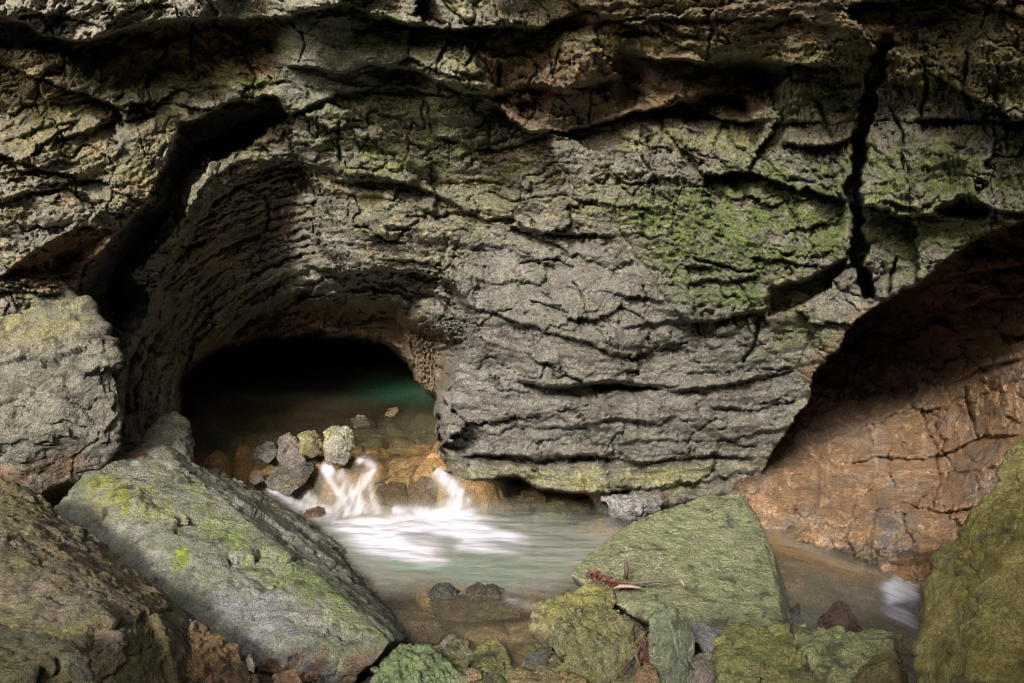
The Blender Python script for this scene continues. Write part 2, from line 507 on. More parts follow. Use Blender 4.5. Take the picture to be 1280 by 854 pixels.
ledge([(1095, 372), (1118, 372), (1150, 352), (1178, 327), (1212, 302), (1250, 284), (1300, 270), (1400, 250)], .14, .0, 30, 10, .04)

# the black upright fissure on the right, and smaller breaks
crack([(1112, 40), (1100, 75), (1092, 110), (1082, 150), (1074, 185), (1068, 220), (1068, 250), (1074, 290), (1070, 325), (1080, 352), (1096, 378)], 11, 1.4, .04)
crack([(1092, 85), (1086, 125), (1080, 160)], 11, .8)
crack([(1122, 320), (1116, 345), (1112, 372)], 2.6, .4)
crack([(957, 390), (948, 400), (945, 430), (926, 457)], 2.6, .3)
crack([(222, 205), (224, 240), (222, 275), (224, 296)], 2.6, .4)
crack([(240, 25), (238, 55), (240, 85)], 2.4, .25)
crack([(213, 40), (205, 70), (190, 100)], 2.0, .2)
crack([(375, 35), (380, 55), (374, 80)], 2.0, .15)
crack([(422, 150), (425, 180), (423, 205)], 1.8, .16)
crack([(610, 150), (611, 175), (612, 190)], 2, .16)
crack([(715, 350), (730, 375), (735, 400)], 1.8, .12)
crack([(645, 330), (700, 325), (720, 335)], 1.8, .12)
crack([(660, 375), (690, 385), (712, 390)], 2, .14)
crack([(855, 560), (870, 540), (900, 520)], 1.8, .12)
crack([(742, 480), (746, 500)], 1.8, .16)
crack([(740, 110), (736, 160)], 2, .14)
crack([(700, 60), (690, 100)], 2, .14)
crack([(562, 55), (548, 75), (545, 95)], 2, .16)
crack([(625, 75), (623, 110)], 3, .22)
crack([(1150, 70), (1160, 110), (1150, 150)], 3, .24)
crack([(1210, 60), (1205, 110), (1215, 140)], 3, .2)
crack([(1020, 120), (1030, 150), (1040, 175)], 3, .2)
crack([(600, 240), (640, 250), (700, 245), (760, 262)], 1.8, .1)
crack([(855, 320), (890, 330), (930, 340), (960, 335)], 2.2, .15)
crack([(800, 190), (820, 230), (815, 262)], 2.0, .14)
crack([(330, 240), (338, 262), (330, 290)], 2.2, .2)
crack([(1110, 130), (1130, 170), (1128, 220)], 2.2, .18)

# texture of the rock ------------------------------------------------
big = fb2(U / 90, V / 70, 4, 31)
mid = fb2(WU / 30, WV / 22, 4, 37, .55)
rid = fb2(WU / 34, WV / 26, 4, 41, .55, 'ridge')
fine = fb2(U / 7.5, V / 6.5, 3, 43, .6)
# strata: layers of random thickness, each with a proud upper lip
sw = S + 5 * mid


def layers(scale, seed, along):
    y = sw / scale
    i = np.floor(y); f = y - i
    hh = _h(i.astype(np.int64), np.floor(T_ / along + 3 * n2(T_ / along * .3, y * .0 + i * .37, seed)).astype(np.int64), np.uint32(3), seed).astype(f32) / 4294967296.0
    k = n2(T_ / along, i * 3.17 + .5, seed + 3)
    groove = np.exp(-(np.minimum(f, 1 - f) / .09) ** 2)
    return (hh - .5) * .55 + k * .8 - (f - .5) * .5, groove


l1, g1 = layers(21.0, 5, 120)
l2, g2 = layers(8.0, 6, 60)
st_w = .75 * region([(600, 455), (700, 465), (900, 440), (1060, 420), (1060, 480), (1000, 620), (560, 640), (560, 560)], 60)
st_w = np.clip(st_w + .9 * region([(350, 215), (560, 235), (640, 300), (590, 420), (500, 400), (360, 350)], 40) + A_arch * 1.0
               + .5 * region([(-170, -20), (400, -20), (420, 30), (100, 60), (-170, 50)], 30) + .25 * sstep(400, 300, WU) * sstep(100, 200, V), 0, 1.3)
# blocky cracks
w1 = .25 * rid; w2 = .2 * mid
_, c1, r1_, t1 = cell2(T_ / 74 + w1, S / 34 + w2, 51, True)
_, c2, r2_, t2 = cell2(T_ / 30 + .2 * mid, S / 12 + .2 * rid, 53, True)
_, c0, r0_, t0 = cell2(WU / 210 + .3 * w1 + 3.3, (WV - .12 * WU) / 105 + .3 * w2, 49, True)
_, c3, r3_, t3 = cell2(T_ / 11 + .5 * mid, S / 5.5 + .4 * rid, 57, True)
an1 = fb2(T_ / 120, S / 26, 5, 111, .55); an2 = fb2(T_ / 46, S / 7, 4, 113, .6)
# upright flutes in the upper right
fl = fb2(WU / 8.5 + .6 * mid, WV / 36, 3, 61, .55, 'ridge')
fl_w = np.clip(region([(960, 60), (1300, 40), (1460, 60), (1460, 260), (1250, 270), (1100, 260), (960, 180)], 60) + region([(780, 140), (960, 150), (960, 240), (760, 262)], 50) * .9
               + region([(600, 50), (780, 60), (790, 140), (620, 160)], 30) * .8, 0, 1)
# leafy chips of the mossy plate
chip_w = np.clip(region([(775, 250), (960, 190), (1065, 190), (1062, 320), (960, 350), (956, 392), (850, 398)], 40)
                 + .6 * region([(560, 160), (900, 150), (950, 240), (770, 290), (600, 262)], 50) + .15 * region([(-170, 130), (220, 150), (180, 260), (90, 300), (-170, 360)], 50), 0, 1)
ch = fb2((WU + WV * .6) / 16, (WV - WU * .5) / 7.5, 3, 67, .6, 'ridge')

k_all = 1 - .7 * A_hole
calm = 1 - .55 * region([(585, 300), (700, 300), (800, 330), (870, 400), (860, 460), (700, 470), (610, 480), (580, 400)], 60) - .35 * region([(-170, 120), (220, 150), (180, 260), (-170, 260)], 50) - .5 * region([(-170, -100), (720, -100), (720, 25), (560, 30), (440, 5), (245, 15), (90, 45), (-170, 12)], 16)
rough_ = (.25 + 1.1 * sstep(-.35, .35, fb2(U / 90 + 7, V / 70, 3, 141))) * (.35 + .65 * calm)
broad = fb2(U / 120, V / 100, 2, 31)
relief += k_all * (-.16 * broad - .08 * an1 * (1 - .8 * fl_w) * (1 - .5 * chip_w) - .03 * mid * calm - .03 * rough_ * an2 * (1 - .8 * fl_w) * (1 - .6 * chip_w))
relief += (1 - A_hole) * (1 - .5 * A_arch) * (.36 * t0 + .10 * (r0_ - .5) + .05 * np.exp(-(c0 / .02) ** 2))
relief += calm * -.008 * fine * (1 + .8 * chip_w)
relief += st_w * (.4 + .6 * rough_) * (-.07 * l1 + .10 * g1 * (fb2(U / 70, V / 14, 2, 71) * 1.5 + .15).clip(0, 1) - .03 * l2 + .045 * g2 * (fb2(U / 34, V / 8, 2, 73) * 1.5 + .15).clip(0, 1))
relief += .05 * np.exp(-(c1 / .03) ** 2) * sstep(-.1, .3, fb2(U / 80, V / 80, 2, 75)) + .05 * (r1_ - .5) + .11 * t1
relief += (.025 * np.exp(-(c2 / .05) ** 2) * sstep(-.1, .4, fb2(U / 60, V / 60, 2, 77)) + .022 * (r2_ - .5) + .045 * t2) * (.4 + .6 * calm)
relief += .006 * (r3_ - .5) + .016 * t3 + .006 * np.exp(-(c3 / .12) ** 2)
l3, g3 = layers(11.0, 8, 70)
relief += A_arch * (1 - A_hole) * (-.15 * l3 + .12 * g3 * (fb2(WU / 40, WV / 40, 2, 79) * 1.2 + .3).clip(0, 1) - .04 * fb2(S / 4.5, WU / 30 + WV / 45, 3, 80))
jn = np.abs(fb2((WU + .5 * WV) / 130, (WV - .7 * WU) / 120, 3, 87, .45)); relief += .11 * np.exp(-(jn / .012) ** 2) * sstep(-.3, .2, fb2(U / 140, V / 140, 2, 88))
jn = np.abs(fb2((WU - .2 * WV) / 70 + 9, WV / 150, 3, 89, .45)); relief += .09 * np.exp(-(jn / .014) ** 2) * sstep(0, .4, fb2(U / 120, V / 120, 2, 90)) * (1 - A_arch)
# fine broken joints following the bedding, all over
jn = np.abs(fb2(T_ / 60, S / 10, 3, 83, .5)); relief += (1 - fl_w) * (1 - .7 * chip_w) * rough_ * .035 * np.exp(-(jn / .02) ** 2) * (fb2(U / 70, V / 50, 3, 84) * 2 + .35).clip(0, 1)
jn = np.abs(fb2(WU / 22 + .3 * mid, WV / 40, 2, 85, .5)); relief += .05 * np.exp(-(jn / .02) ** 2) * (fb2(U / 60, V / 60, 3, 86) * 2.2).clip(0, 1)
relief += -fl_w * .085 * fl - chip_w * .07 * ch
# smooth water-worn rock high up in the left middle keeps little relief
smo = region([(352, 20), (430, 10), (440, 60), (470, 100), (420, 122), (380, 140), (352, 130), (345, 80)], 24)
D0 = D + relief
D0 = mix(D0, D + .25 * (relief + .0), smo * .75)
D0 = D0 - .0

# ------- the wall behind the right-hand mouth is its own surface
oc = [(1000, 640, 8.0), (960, 625, 8.2), (1050, 655, 7.8), (1090, 650, 7.9), (1000, 660, 7.75), (1000, 605, 8.9), (1060, 600, 8.9), (1010, 580, 9.8), (950, 600, 9.3), (950, 660, 7.95), (1140, 720, 7.4), (1060, 690, 7.5), (1280, 640, 7.5), (1450, 640, 7.2), (1280, 440, 8.5), (1450, 430, 8.2), (1100, 560, 9.3), (1180, 480, 9.6),
      (1250, 350, 8.6), (1010, 568, 10.3), (1060, 545, 10.9), (1110, 500, 11.5), (1100, 450, 12), (1040, 500, 11.5), (1000, 520, 10.5), (1150, 420, 11.5), (1450, 320, 7.8), (1200, 390, 9.6), (1450, 250, 7.0), (900, 640, 9.0), (1000, 790, 7.6), (1250, 790, 7.2), (1300, 300, 8.2), (1200, 320, 8.8)]
oa = np.array(oc)
r2 = (GU[..., None] - oa[:, 0]) ** 2 + (GV[..., None] - oa[:, 1]) ** 2
w_ = np.exp(-r2 / (2 * 50 ** 2)) + .002 * np.exp(-r2 / (2 * 150 ** 2)) + 1e-9 / (r2 + 100)
q0 = fb2(U / 80, V / 80, 2, 123)
D1 = up((w_ * oa[:, 2]).sum(-1) / w_.sum(-1), U, V)
relief_main = relief
relief = np.zeros(U.shape)
ledge([(960, 600), (1000, 590), (1030, 605), (1040, 618), (1080, 620), (1095, 600), (1130, 590), (1200, 590), (1280, 580)], .05, .08, 26, 16)
ledge([(1195, 480), (1230, 455), (1280, 450)], .15, .05, 30, 12)
ledge([(1190, 345), (1240, 335), (1300, 330)], .12, .2, 16, 20)
ledge([(1200, 385), (1250, 370), (1300, 366)], .12, .2, 16, 20)
ledge([(1195, 425), (1240, 415), (1300, 420)], .1, .2, 16, 20)
ledge([(1080, 640), (1130, 628), (1180, 640), (1260, 625)], .1, .1, 26, 16)
ledge([(1040, 585), (1100, 570), (1160, 575), (1230, 545), (1290, 540)], .12, .12, 30, 18)
ledge([(1010, 560), (1040, 548), (1110, 520), (1200, 505)], .05, .07, 20, 14)
crack([(1003, 560), (1025, 585), (1022, 640)], 2.2, .18)
crack([(1170, 560), (1175, 600), (1165, 640)], 2.4, .2)
crack([(1150, 500), (1160, 540), (1172, 565)], 2, .16)
crack([(1205, 480), (1215, 520), (1225, 560)], 2, .16)
crack([(1090, 600), (1095, 640), (1085, 690)], 2, .12)
relief += -.12 * broad - .06 * fb2(WU / 60, WV / 60, 4, 121, .55) - .03 * mid - .008 * fine - .045 * fb2(WU / 14, WV / 34, 3, 81, .55, 'ridge')
_, c4, r4, t4 = cell2(WU / 60 + w1, WV / 44 + w2, 61, True)
_, c5, r5, t5 = cell2(WU / 20 + .2 * mid, WV / 15 + .2 * rid, 63, True)
relief += .07 * np.exp(-(c4 / .03) ** 2) * sstep(-.3, .2, q0) + .09 * (r4 - .5) + .16 * t4 + .02 * np.exp(-(c5 / .05) ** 2) + .03 * (r5 - .5) + .06 * t5 + .016 * t3
D1 = D1 + relief - .45 * sstep(-50, 30, V - (600 + .35 * (U - 950))) * (1 - .95 * sstep(675, 712, V))

Dm = np.where(A_rc > .5, D1, D0)


def pos(Dd):
    a, d, e = ray(U, V)
    t = Dd / d
    return np.stack([a * t, Dd, CZ + e * t], -1)


# colours of the stone (mostly its own, some shade painted in) -----------------
GREY = np.array([.195, .184, .148]); TAN = np.array([.265, .21, .115]); LILAC = np.array([.205, .185, .17])
DARKG = np.array([.15, .145, .13]); MOSS = np.array([.10, .13, .038]); MOSS2 = np.array([.17, .21, .055]); BROWN = np.array([.15, .095, .05])
RED = np.array([.16, .095, .055]); ORANGE = np.array([.33, .21, .125]); PINK = np.array([.31, .24, .185]); OLIVE = np.array([.20, .18, .075])
PALE = np.array([.35, .335, .27])


def paint(col, c, f):
    return col + (c - col) * np.clip(f, 0, 1)[..., None]


q1 = fb2(U / 110, V / 80, 4, 91); q2 = fb2(U / 34, V / 24, 4, 93, .6); q3 = fb2(U / 12, V / 9, 3, 95, .6); q4 = fb2(U / 60, V / 40, 4, 97, .6)
wallc = np.zeros(U.shape + (3,)) + GREY
wallc = paint(wallc, TAN, sstep(-.15, .5, q2 + .5 * q1) * .6)
wallc = paint(wallc, LILAC, sstep(0, .45, q4) * .6)
wallc = paint(wallc, DARKG, sstep(.12, .5, q3 * .6 - q2 * .6) * .6)


def moss(poly, soft, c=MOSS, k=1.0, lo=-.25):  # tints a patch: moss, stone colours, and painted shade along the top
    global wallc
    wallc = paint(wallc, c, region(poly, soft) * sstep(lo, lo + .5, q2 * .7 + q3 * .5) * k)


wallc = paint(wallc, np.array([.19, .20, .09]), sstep(-.25, .45, q1 + .3 * q2) * sstep(420, 200, V + .15 * (700 - U)) * .78)
wallc = paint(wallc, np.array([.15, .145, .09]), sstep(-.1, .4, an1) * .45)
moss([(-170, 350), (-170, 120), (60, 130), (220, 150), (200, 240), (100, 250), (0, 300)], 40, TAN * .85, .6, -.3)
moss([(0, 62), (80, 65), (85, 125), (0, 128)], 20, TAN * .95, .8, -.5)
moss([(100, 80), (350, 90), (345, 108), (200, 122), (110, 118)], 20, MOSS, .9)
moss([(90, 45), (350, 25), (345, 95), (150, 105)], 26, BROWN * 2.0, .9, -.6)
moss([(180, 80), (350, 70), (345, 108), (200, 122)], 20, MOSS * 1.3, .8, -.2)
moss([(-170, -100), (440, -100), (440, 0), (350, 22), (245, 20), (92, 52), (0, 20), (-170, 18)], 8, PALE * .8, .6, -.5)
moss([(420, 8), (560, 38), (545, 60), (430, 55)], 20, MOSS * .8, .9, -.5)
moss([(590, 42), (645, 38), (630, 56), (600, 56)], 12, MOSS2, 1, -.6)
moss([(360, 140), (450, 110), (560, 130), (600, 170), (560, 215), (430, 212), (380, 190)], 40, MOSS, .75)
moss([(430, 190), (560, 190), (560, 225), (430, 222)], 30, MOSS2, .7, -.1)
moss([(690, 170), (900, 150), (960, 180), (800, 175)], 20, OLIVE, .8)
moss([(775, 250), (960, 200), (1065, 200), (1062, 320), (960, 350), (956, 392), (850, 398)], 40, MOSS, .85, -.35)
moss([(800, 260), (1000, 260), (1040, 300), (880, 320), (820, 300)], 60, MOSS2 * .8, .5)
moss([(1060, 390), (960, 400), (900, 460), (980, 460), (1040, 430)], 30, MOSS, .7)
moss([(1075, 180), (1280, 160), (1280, 260), (1220, 320), (1120, 370), (1085, 300)], 40, MOSS, .75)
moss([(0, 150), (60, 190), (50, 260), (-60, 260), (-80, 170)], 30, MOSS, .55, 0)
moss([(700, 0), (1450, -40), (1450, 150), (1100, 120), (960, 90), (760, 60)], 40, OLIVE, .85, -.5)
moss([(900, 0), (1450, -40), (1450, 60), (1000, 60)], 40, BROWN, .5, -.2)
moss([(680, -60), (1450, -60), (1450, 40), (1000, 60), (700, 40)], 40, np.array([.17, .13, .075]), .8, -.7)  # top band darkened in colour to stand in for overhang shade
moss([(600, 50), (780, 60), (960, 80), (960, 145), (790, 145), (690, 165), (620, 150)], 20, RED * 1.1, .75, -.5)
moss([(600, 40), (760, 30), (780, 80), (640, 100)], 30, OLIVE, .6)
moss([(0, 348), (60, 304), (104, 284), (146, 290), (96, 372)], 14, np.array([.26, .17, .09]), .85, -.7)
wallc = paint(wallc, np.array([.20, .17, .13]), A_gap * .6)
moss([(545, 560), (640, 580), (780, 585), (900, 585), (860, 610), (700, 615), (570, 600)], 16, np.array([.25, .24, .11]), .8, -.4)
moss([(650, 380), (720, 330), (800, 380), (760, 430), (660, 430)], 40, np.array([.28, .23, .12]), .6, 0)
moss([(545, 520), (600, 420), (640, 380), (640, 520), (600, 580), (550, 570)], 30, LILAC * 1.15, .7, -.4)
moss([(636, 350), (650, 350), (655, 362), (640, 368)], 8, MOSS2, 1, -.7)
moss([(665, 340), (690, 340), (695, 352), (670, 356)], 10, MOSS, .9, -.4)
moss([(580, 602), (735, 618), (756, 680), (560, 680)], 10, ORANGE * .8, .9, -.8)
wallc = paint(wallc, np.array([.25, .19, .125]), A_arch * sstep(400, 340, U + .6 * (V - 250)) * .7)
wallc = paint(wallc, BROWN * 1.5, A_hroof * .6)
wallc = paint(wallc, np.array([.165, .158, .142]), region([(575, 300), (770, 300), (1000, 470), (1000, 560), (560, 600), (560, 420)], 60) * .7)
wallc = paint(wallc, np.array([.12, .11, .095]), sstep(.05, .5, fb2(T_ / 70, S / 9, 4, 131, .6)) * .5)
wallc = paint(wallc, np.array([.20, .20, .165]), smo * .85)
wallc = paint(wallc, MOSS, smo * sstep(0, .4, q2) * .5)
wallc = paint(wallc, np.array([.17, .12, .07]), region([(1075, 385), (1110, 380), (1060, 430), (1010, 490), (1000, 460), (1060, 400)], 10) * .7)
wallc = paint(wallc, PALE, sstep(.42, .6, q3 * .5 + .5 * fb2(U / 5, V / 5, 2, 99)) * .5)

orc = np.zeros(U.shape + (3,)) + ORANGE
orc = paint(orc, PINK, sstep(-.1, .3, q4 + .3 * q3) * .85)
orc = paint(orc, np.array([.20, .13, .09]), sstep(.1, .45, q2) * .7)
orc = paint(orc, np.array([.5, .36, .22]), sstep(.2, .5, fb2(WU / 10, WV / 40, 3, 101)) * .8)
orc = paint(orc, RED * .38, sstep(20, -20, WV - (598 - .5 * (WU - 950) + .05 * np.maximum(WU - 1150, 0))) * .95)  # shadow under the arch painted into the upper passage wall
orc = paint(orc, RED * .8, region([(1180, 320), (1400, 280), (1400, 440), (1220, 440)], 30) * sstep(-.1, .2, fb2(WU / 60, WV / 14, 3, 103)) * .8)
orc = paint(orc, np.array([.2, .19, .18]), region([(1090, 640), (1140, 630), (1140, 690), (1100, 700)], 30) * sstep(-.2, .3, q2) * .7)
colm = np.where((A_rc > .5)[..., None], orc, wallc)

P = pos(Dm)
zc = P[:-1, :-1, 2]
below = zc < -1.3
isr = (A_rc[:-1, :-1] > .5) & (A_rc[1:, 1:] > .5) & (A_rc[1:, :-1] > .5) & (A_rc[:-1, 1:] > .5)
wall, _ = grid_mesh('cave_wall', P, (~isr) & (~below), M_WALL, colm)
wall['kind'] = 'structure'
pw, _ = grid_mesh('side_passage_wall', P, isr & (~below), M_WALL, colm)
pw['kind'] = 'structure'
smooth(wall); smooth(pw)

# ------------------------------------------------------------------ the rest of the cave: unseen roof and sides, opening shaped to steer the sunlight
def shell():
    n = 150
    xs = np.linspace(-13, 11, n); ys = np.linspace(-11.4, 5.75, n)
    X, Y = np.meshgrid(xs, ys)
    Z = 7.0 + .7 * fb2(X / 2.5, Y / 2.5, 4, 201)
    Z = np.where(Y > 4.2, np.minimum(Z, 6.9 - (Y - 4.2) * 1.2 + .25 * fb2(X, Y, 3, 203)), Z)
    Z = np.where(Y > 4.2, np.maximum(Z, 4.75), Z)
    Z = np.where(Y < -9, Z - (-9 - Y) * 3.6, Z)
    Z = np.where(X > 8, Z - (X - 8) * 3.2, Z); Z = np.where(X < -10.5, Z - (-10.5 - X) * 3.6, Z)
    hole = [(-9.8, -5.0), (-7.6, -5.3), (-6.2, -6.5), (-4.6, -7.6), (-2.6, -7.2), (-1.3, -5.8), (0, -4.8), (1.4, -4.2), (2.2, -3), (2.0, -1.4), (1.5, -.1), (.7, 1.1), (-.4, 1.9), (-1.8, 2.8), (-2.8, 3.9), (-6, 4.0), (-9.4, 3.8), (-10, 0)]  # invented opening, cut to light the wall and shade the near rocks
    e = .35
    inn = inside(hole, X + e * fb2(X, Y, 3, 205), Y + e * fb2(X, Y, 3, 207))
    P = np.stack([X, Y, Z], -1)
    keep = ~(inn[:-1, :-1] | inn[1:, 1:])
    col = np.zeros(X.shape + (3,)) + np.array([.16, .15, .12])
    o, _ = grid_mesh('unseen_cave_roof', P[:, ::-1], keep[:, ::-1], M_WALL, col)
    o['kind'] = 'structure'; smooth(o)


shell()


# ------------------------------------------------------------------ stream bed and water
def yfall(x):
    # where the cascade meets the lower pool
    return np.interp(x, [-3.2, -2.35, -1.75, -1.35, -.95, -.55, -.3, 0], [9.3, 8.95, 8.45, 8.1, 8.1, 8.25, 8.3, 8.3])


def level(x, y):
    up_ = sstep(-.12, .5, y - yfall(x) + .05 * np.sin(x * 9)) * sstep(.05, -.25, x)
    z = .40 * up_
    # to the right the stream runs down and away
    z = z - .16 * sstep(2.0, 2.9, x + (7.3 - y) * .5) - .22 * sstep(2.55, 3.45, x + (6.9 - y) * .35)
    return z, up_


bx = np.linspace(-5, 5, 340); by = np.concatenate([np.linspace(2.0, 5, 40)[:-1], np.linspace(5, 9.6, 230)[:-1], np.linspace(9.6, 17, 60)])
X, Y = np.meshgrid(bx, by)
lz, upw_bed = level(X, Y)
_, bc, br = cell2(X * 2.6 + .3 * n2(X * 2, Y * 2, 5), Y * 2.6, 301)
_, bc2, br2 = cell2(X * 6, Y * 6, 303)
cob = np.sqrt(np.clip(bc, 0, .35) * 2.8) * (.16 + .12 * upw_bed) * (.3 + br) + np.sqrt(np.clip(bc2, 0, .5) * 2) * .04
Z = lz - .42 + cob + .10 * fb2(X, Y, 4, 305) - .35 * sstep(9.3, 10.5, Y) * sstep(-.1, -.6, X)
Z = Z + .16 * sstep(6.5, 5.6, Y)
# orange shelf under the fall
Z = Z + .16 * np.exp(-((X + .75) / .3) ** 2 - ((Y - 8.75) / .4) ** 2)
bank = sstep(5.5, 4.6, Y)
Z = Z * (1 - bank) + bank * (.05 + .2 * fb2(X * 1.5, Y * 1.5, 4, 309))
bed_x, bed_y, bed_z = bx, by, Z
bedc = np.zeros(X.shape + (3,)) + np.array([.30, .21, .12])
m1 = fb2(X * 1.2, Y * 1.2, 4, 311)
bedc = paint(bedc, np.array([.16, .14, .10]), sstep(-.1, .4, m1))
bedc = bedc * (.55 + .9 * br)[..., None]
bedc = paint(bedc, np.array([.38, .21, .09]), sstep(.3, .7, br + .3 * m1) * .75 * sstep(7, 7.8, Y))
bedc = paint(bedc, np.array([.42, .25, .12]), upw_bed * (.35 + .5 * br))
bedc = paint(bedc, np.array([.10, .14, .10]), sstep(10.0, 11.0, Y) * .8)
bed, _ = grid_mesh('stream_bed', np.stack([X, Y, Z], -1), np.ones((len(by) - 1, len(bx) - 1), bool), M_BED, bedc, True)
# make its faces point up
bed['kind'] = 'structure'; smooth(bed)


def water_material():
    m, nt, N, L, bs = new_mat('stream_water')
    N.remove(bs)
    out = N['Material Output']
    a = N.new('ShaderNodeAttribute'); a.attribute_name = 'Col'
    al = N.new('ShaderNodeAttribute'); al.attribute_name = 'cloud'
    tr = N.new('ShaderNodeBsdfTransparent'); tr.inputs['Color'].default_value = (.80, .82, .74, 1)
    df = N.new('ShaderNodeBsdfDiffuse'); L.new(a.outputs['Color'], df.inputs['Color'])
    tl = N.new('ShaderNodeBsdfTranslucent'); L.new(a.outputs['Color'], tl.inputs['Color'])
    dm = N.new('ShaderNodeMixShader'); dm.inputs[0].default_value = .15
    L.new(df.outputs[0], dm.inputs[1]); L.new(tl.outputs[0], dm.inputs[2])
    mx = N.new('ShaderNodeMixShader')
    L.new(al.outputs['Fac'], mx.inputs[0]); L.new(tr.outputs[0], mx.inputs[1]); L.new(dm.outputs[0], mx.inputs[2])
    gl = N.new('ShaderNodeBsdfGlossy'); gl.inputs['Roughness'].default_value = .22
    fr = N.new('ShaderNodeLayerWeight'); fr.inputs['Blend'].default_value = .5
    pw_ = N.new('ShaderNodeMath'); pw_.operation = 'POWER'; pw_.inputs[1].default_value = 4.5
    L.new(fr.outputs['Facing'], pw_.inputs[0])
    ma = N.new('ShaderNodeMath'); ma.operation = 'MULTIPLY_ADD'; ma.inputs[1].default_value = .9; ma.inputs[2].default_value = .02
    L.new(pw_.outputs[0], ma.inputs[0])
    g = N.new('ShaderNodeNewGeometry')
    mp = N.new('ShaderNodeMapping'); mp.inputs['Scale'].default_value = (2.2, 9, 4)
    L.new(g.outputs['Position'], mp.inputs['Vector'])
    n = N.new('ShaderNodeTexNoise'); n.inputs['Scale'].default_value = 1.6; n.inputs['Detail'].default_value = 4
    L.new(mp.outputs[0], n.inputs['Vector'])
    b = N.new('ShaderNodeBump'); b.inputs['Distance'].default_value = .03; b.inputs['Strength'].default_value = .6
    L.new(n.outputs['Fac'], b.inputs['Height'])
    for s in (gl, fr):
        L.new(b.outputs[0], s.inputs['Normal'])
    mg = N.new('ShaderNodeMixShader')
    L.new(ma.outputs[0], mg.inputs[0]); L.new(mx.outputs[0], mg.inputs[1]); L.new(gl.outputs[0], mg.inputs[2])
    L.new(mg.outputs[0], out.inputs['Surface'])
    return m


M_WATER = water_material()
wx = np.linspace(-4.4, 5.0, 430); wy = np.concatenate([np.linspace(4.9, 9.4, 300)[:-1], np.linspace(9.4, 16.5, 60)])
X, Y = np.meshgrid(wx, wy)
lz, upw = level(X, Y)
steep = np.exp(-((Y - yfall(X) - .2) / .25) ** 2) * sstep(.05, -.25, X)
Z = lz + .06 * steep * fb2(X * 2.2, Y * 3, 2, 407) + .012 * fb2(X * 2.5, Y * 6, 3, 401) + .045 * steep * fb2(X * 5, Y * 2, 3, 403)
Z += .02 * np.exp(-((Y - yfall(X) + .25) / .35) ** 2 - ((X + .7) / 1.1) ** 2) * (1 + fb2(X * 4, Y * 5, 3, 405))
PU, PV = to_px(X, Y, Z)


def blob(poly, soft, X_=None, Y_=None):
    D_, _, _ = pdist(poly, PU + 7 * f_a, PV + 5 * f_b, True)
    D_ = np.where(inside(poly, PU + 7 * f_a, PV + 5 * f_b), D_, -D_)
    return sstep(-soft, soft, D_)


def streak(line, width, k=1.0):
    d_, _, t = pdist(line, PU + 4 * f_a, PV + 3 * f_b)
    wd = np.interp(t, np.linspace(0, 1, len(width)), width)
    fr_ = .85 + .4 * fb2((PU + PV * .4) / 8, (PV - PU * .3) / 34, 3, 421)
    return k * (.62 * np.exp(-(d_ / wd) ** 2) + .38 * np.exp(-(d_ / (2.1 * wd)) ** 2)) * fr_ * (sstep(0, .08, t) * sstep(1, .9, t) * .8 + .2)


f_a = fb2(X * 2.5, Y * 4, 3, 411); f_b = fb2(X * 2.5, Y * 4, 3, 413)
# the current runs towards the right and slightly nearer: long soft streaks along it
flow = fb2((X * .9 - (Y - 8) * .5) * 1.1, (Y + X * .28) * 5.5, 4, 415, .5)
vert = .55 * fb2(X * 7 + 1.2 * f_a + Y * 1.5, Y * 1.2, 3, 417, .6)
cloud = np.zeros(X.shape)
wc = np.zeros(X.shape + (3,)) + np.array([.34, .37, .33])
pool = blob([(390, 650), (560, 630), (760, 655), (800, 670), (730, 720), (690, 745), (560, 730), (470, 740), (420, 700)], 26)
cloud = np.maximum(cloud, pool * (.66 + .3 * flow))
wc = paint(wc, np.array([.27, .37, .30]), blob([(470, 690), (600, 690), (700, 705), (640, 735), (500, 725)], 16) * .8)
near = blob([(400, 700), (500, 745), (690, 745), (690, 900), (400, 900)], 30)
cloud = np.maximum(cloud, near * (.13 + .15 * flow))
wc = paint(wc, np.array([.30, .235, .16]), near * .8)
foam = blob([(425, 655), (470, 650), (525, 645), (560, 638), (590, 640), (600, 655), (640, 668), (655, 682), (600, 684), (560, 676), (545, 690), (555, 702), (520, 700), (470, 690), (440, 672)], 20)
foam2 = blob([(395, 640), (450, 650), (560, 632), (600, 640), (620, 655), (720, 672), (700, 690), (590, 690), (540, 712), (450, 700), (405, 670)], 18)
fo = np.clip(foam * (.85 + .6 * flow) + foam2 * (.34 + .5 * flow) - .7 * blob([(500, 668), (530, 664), (575, 676), (560, 688), (520, 682)], 8) * (1 + flow), 0, 1)
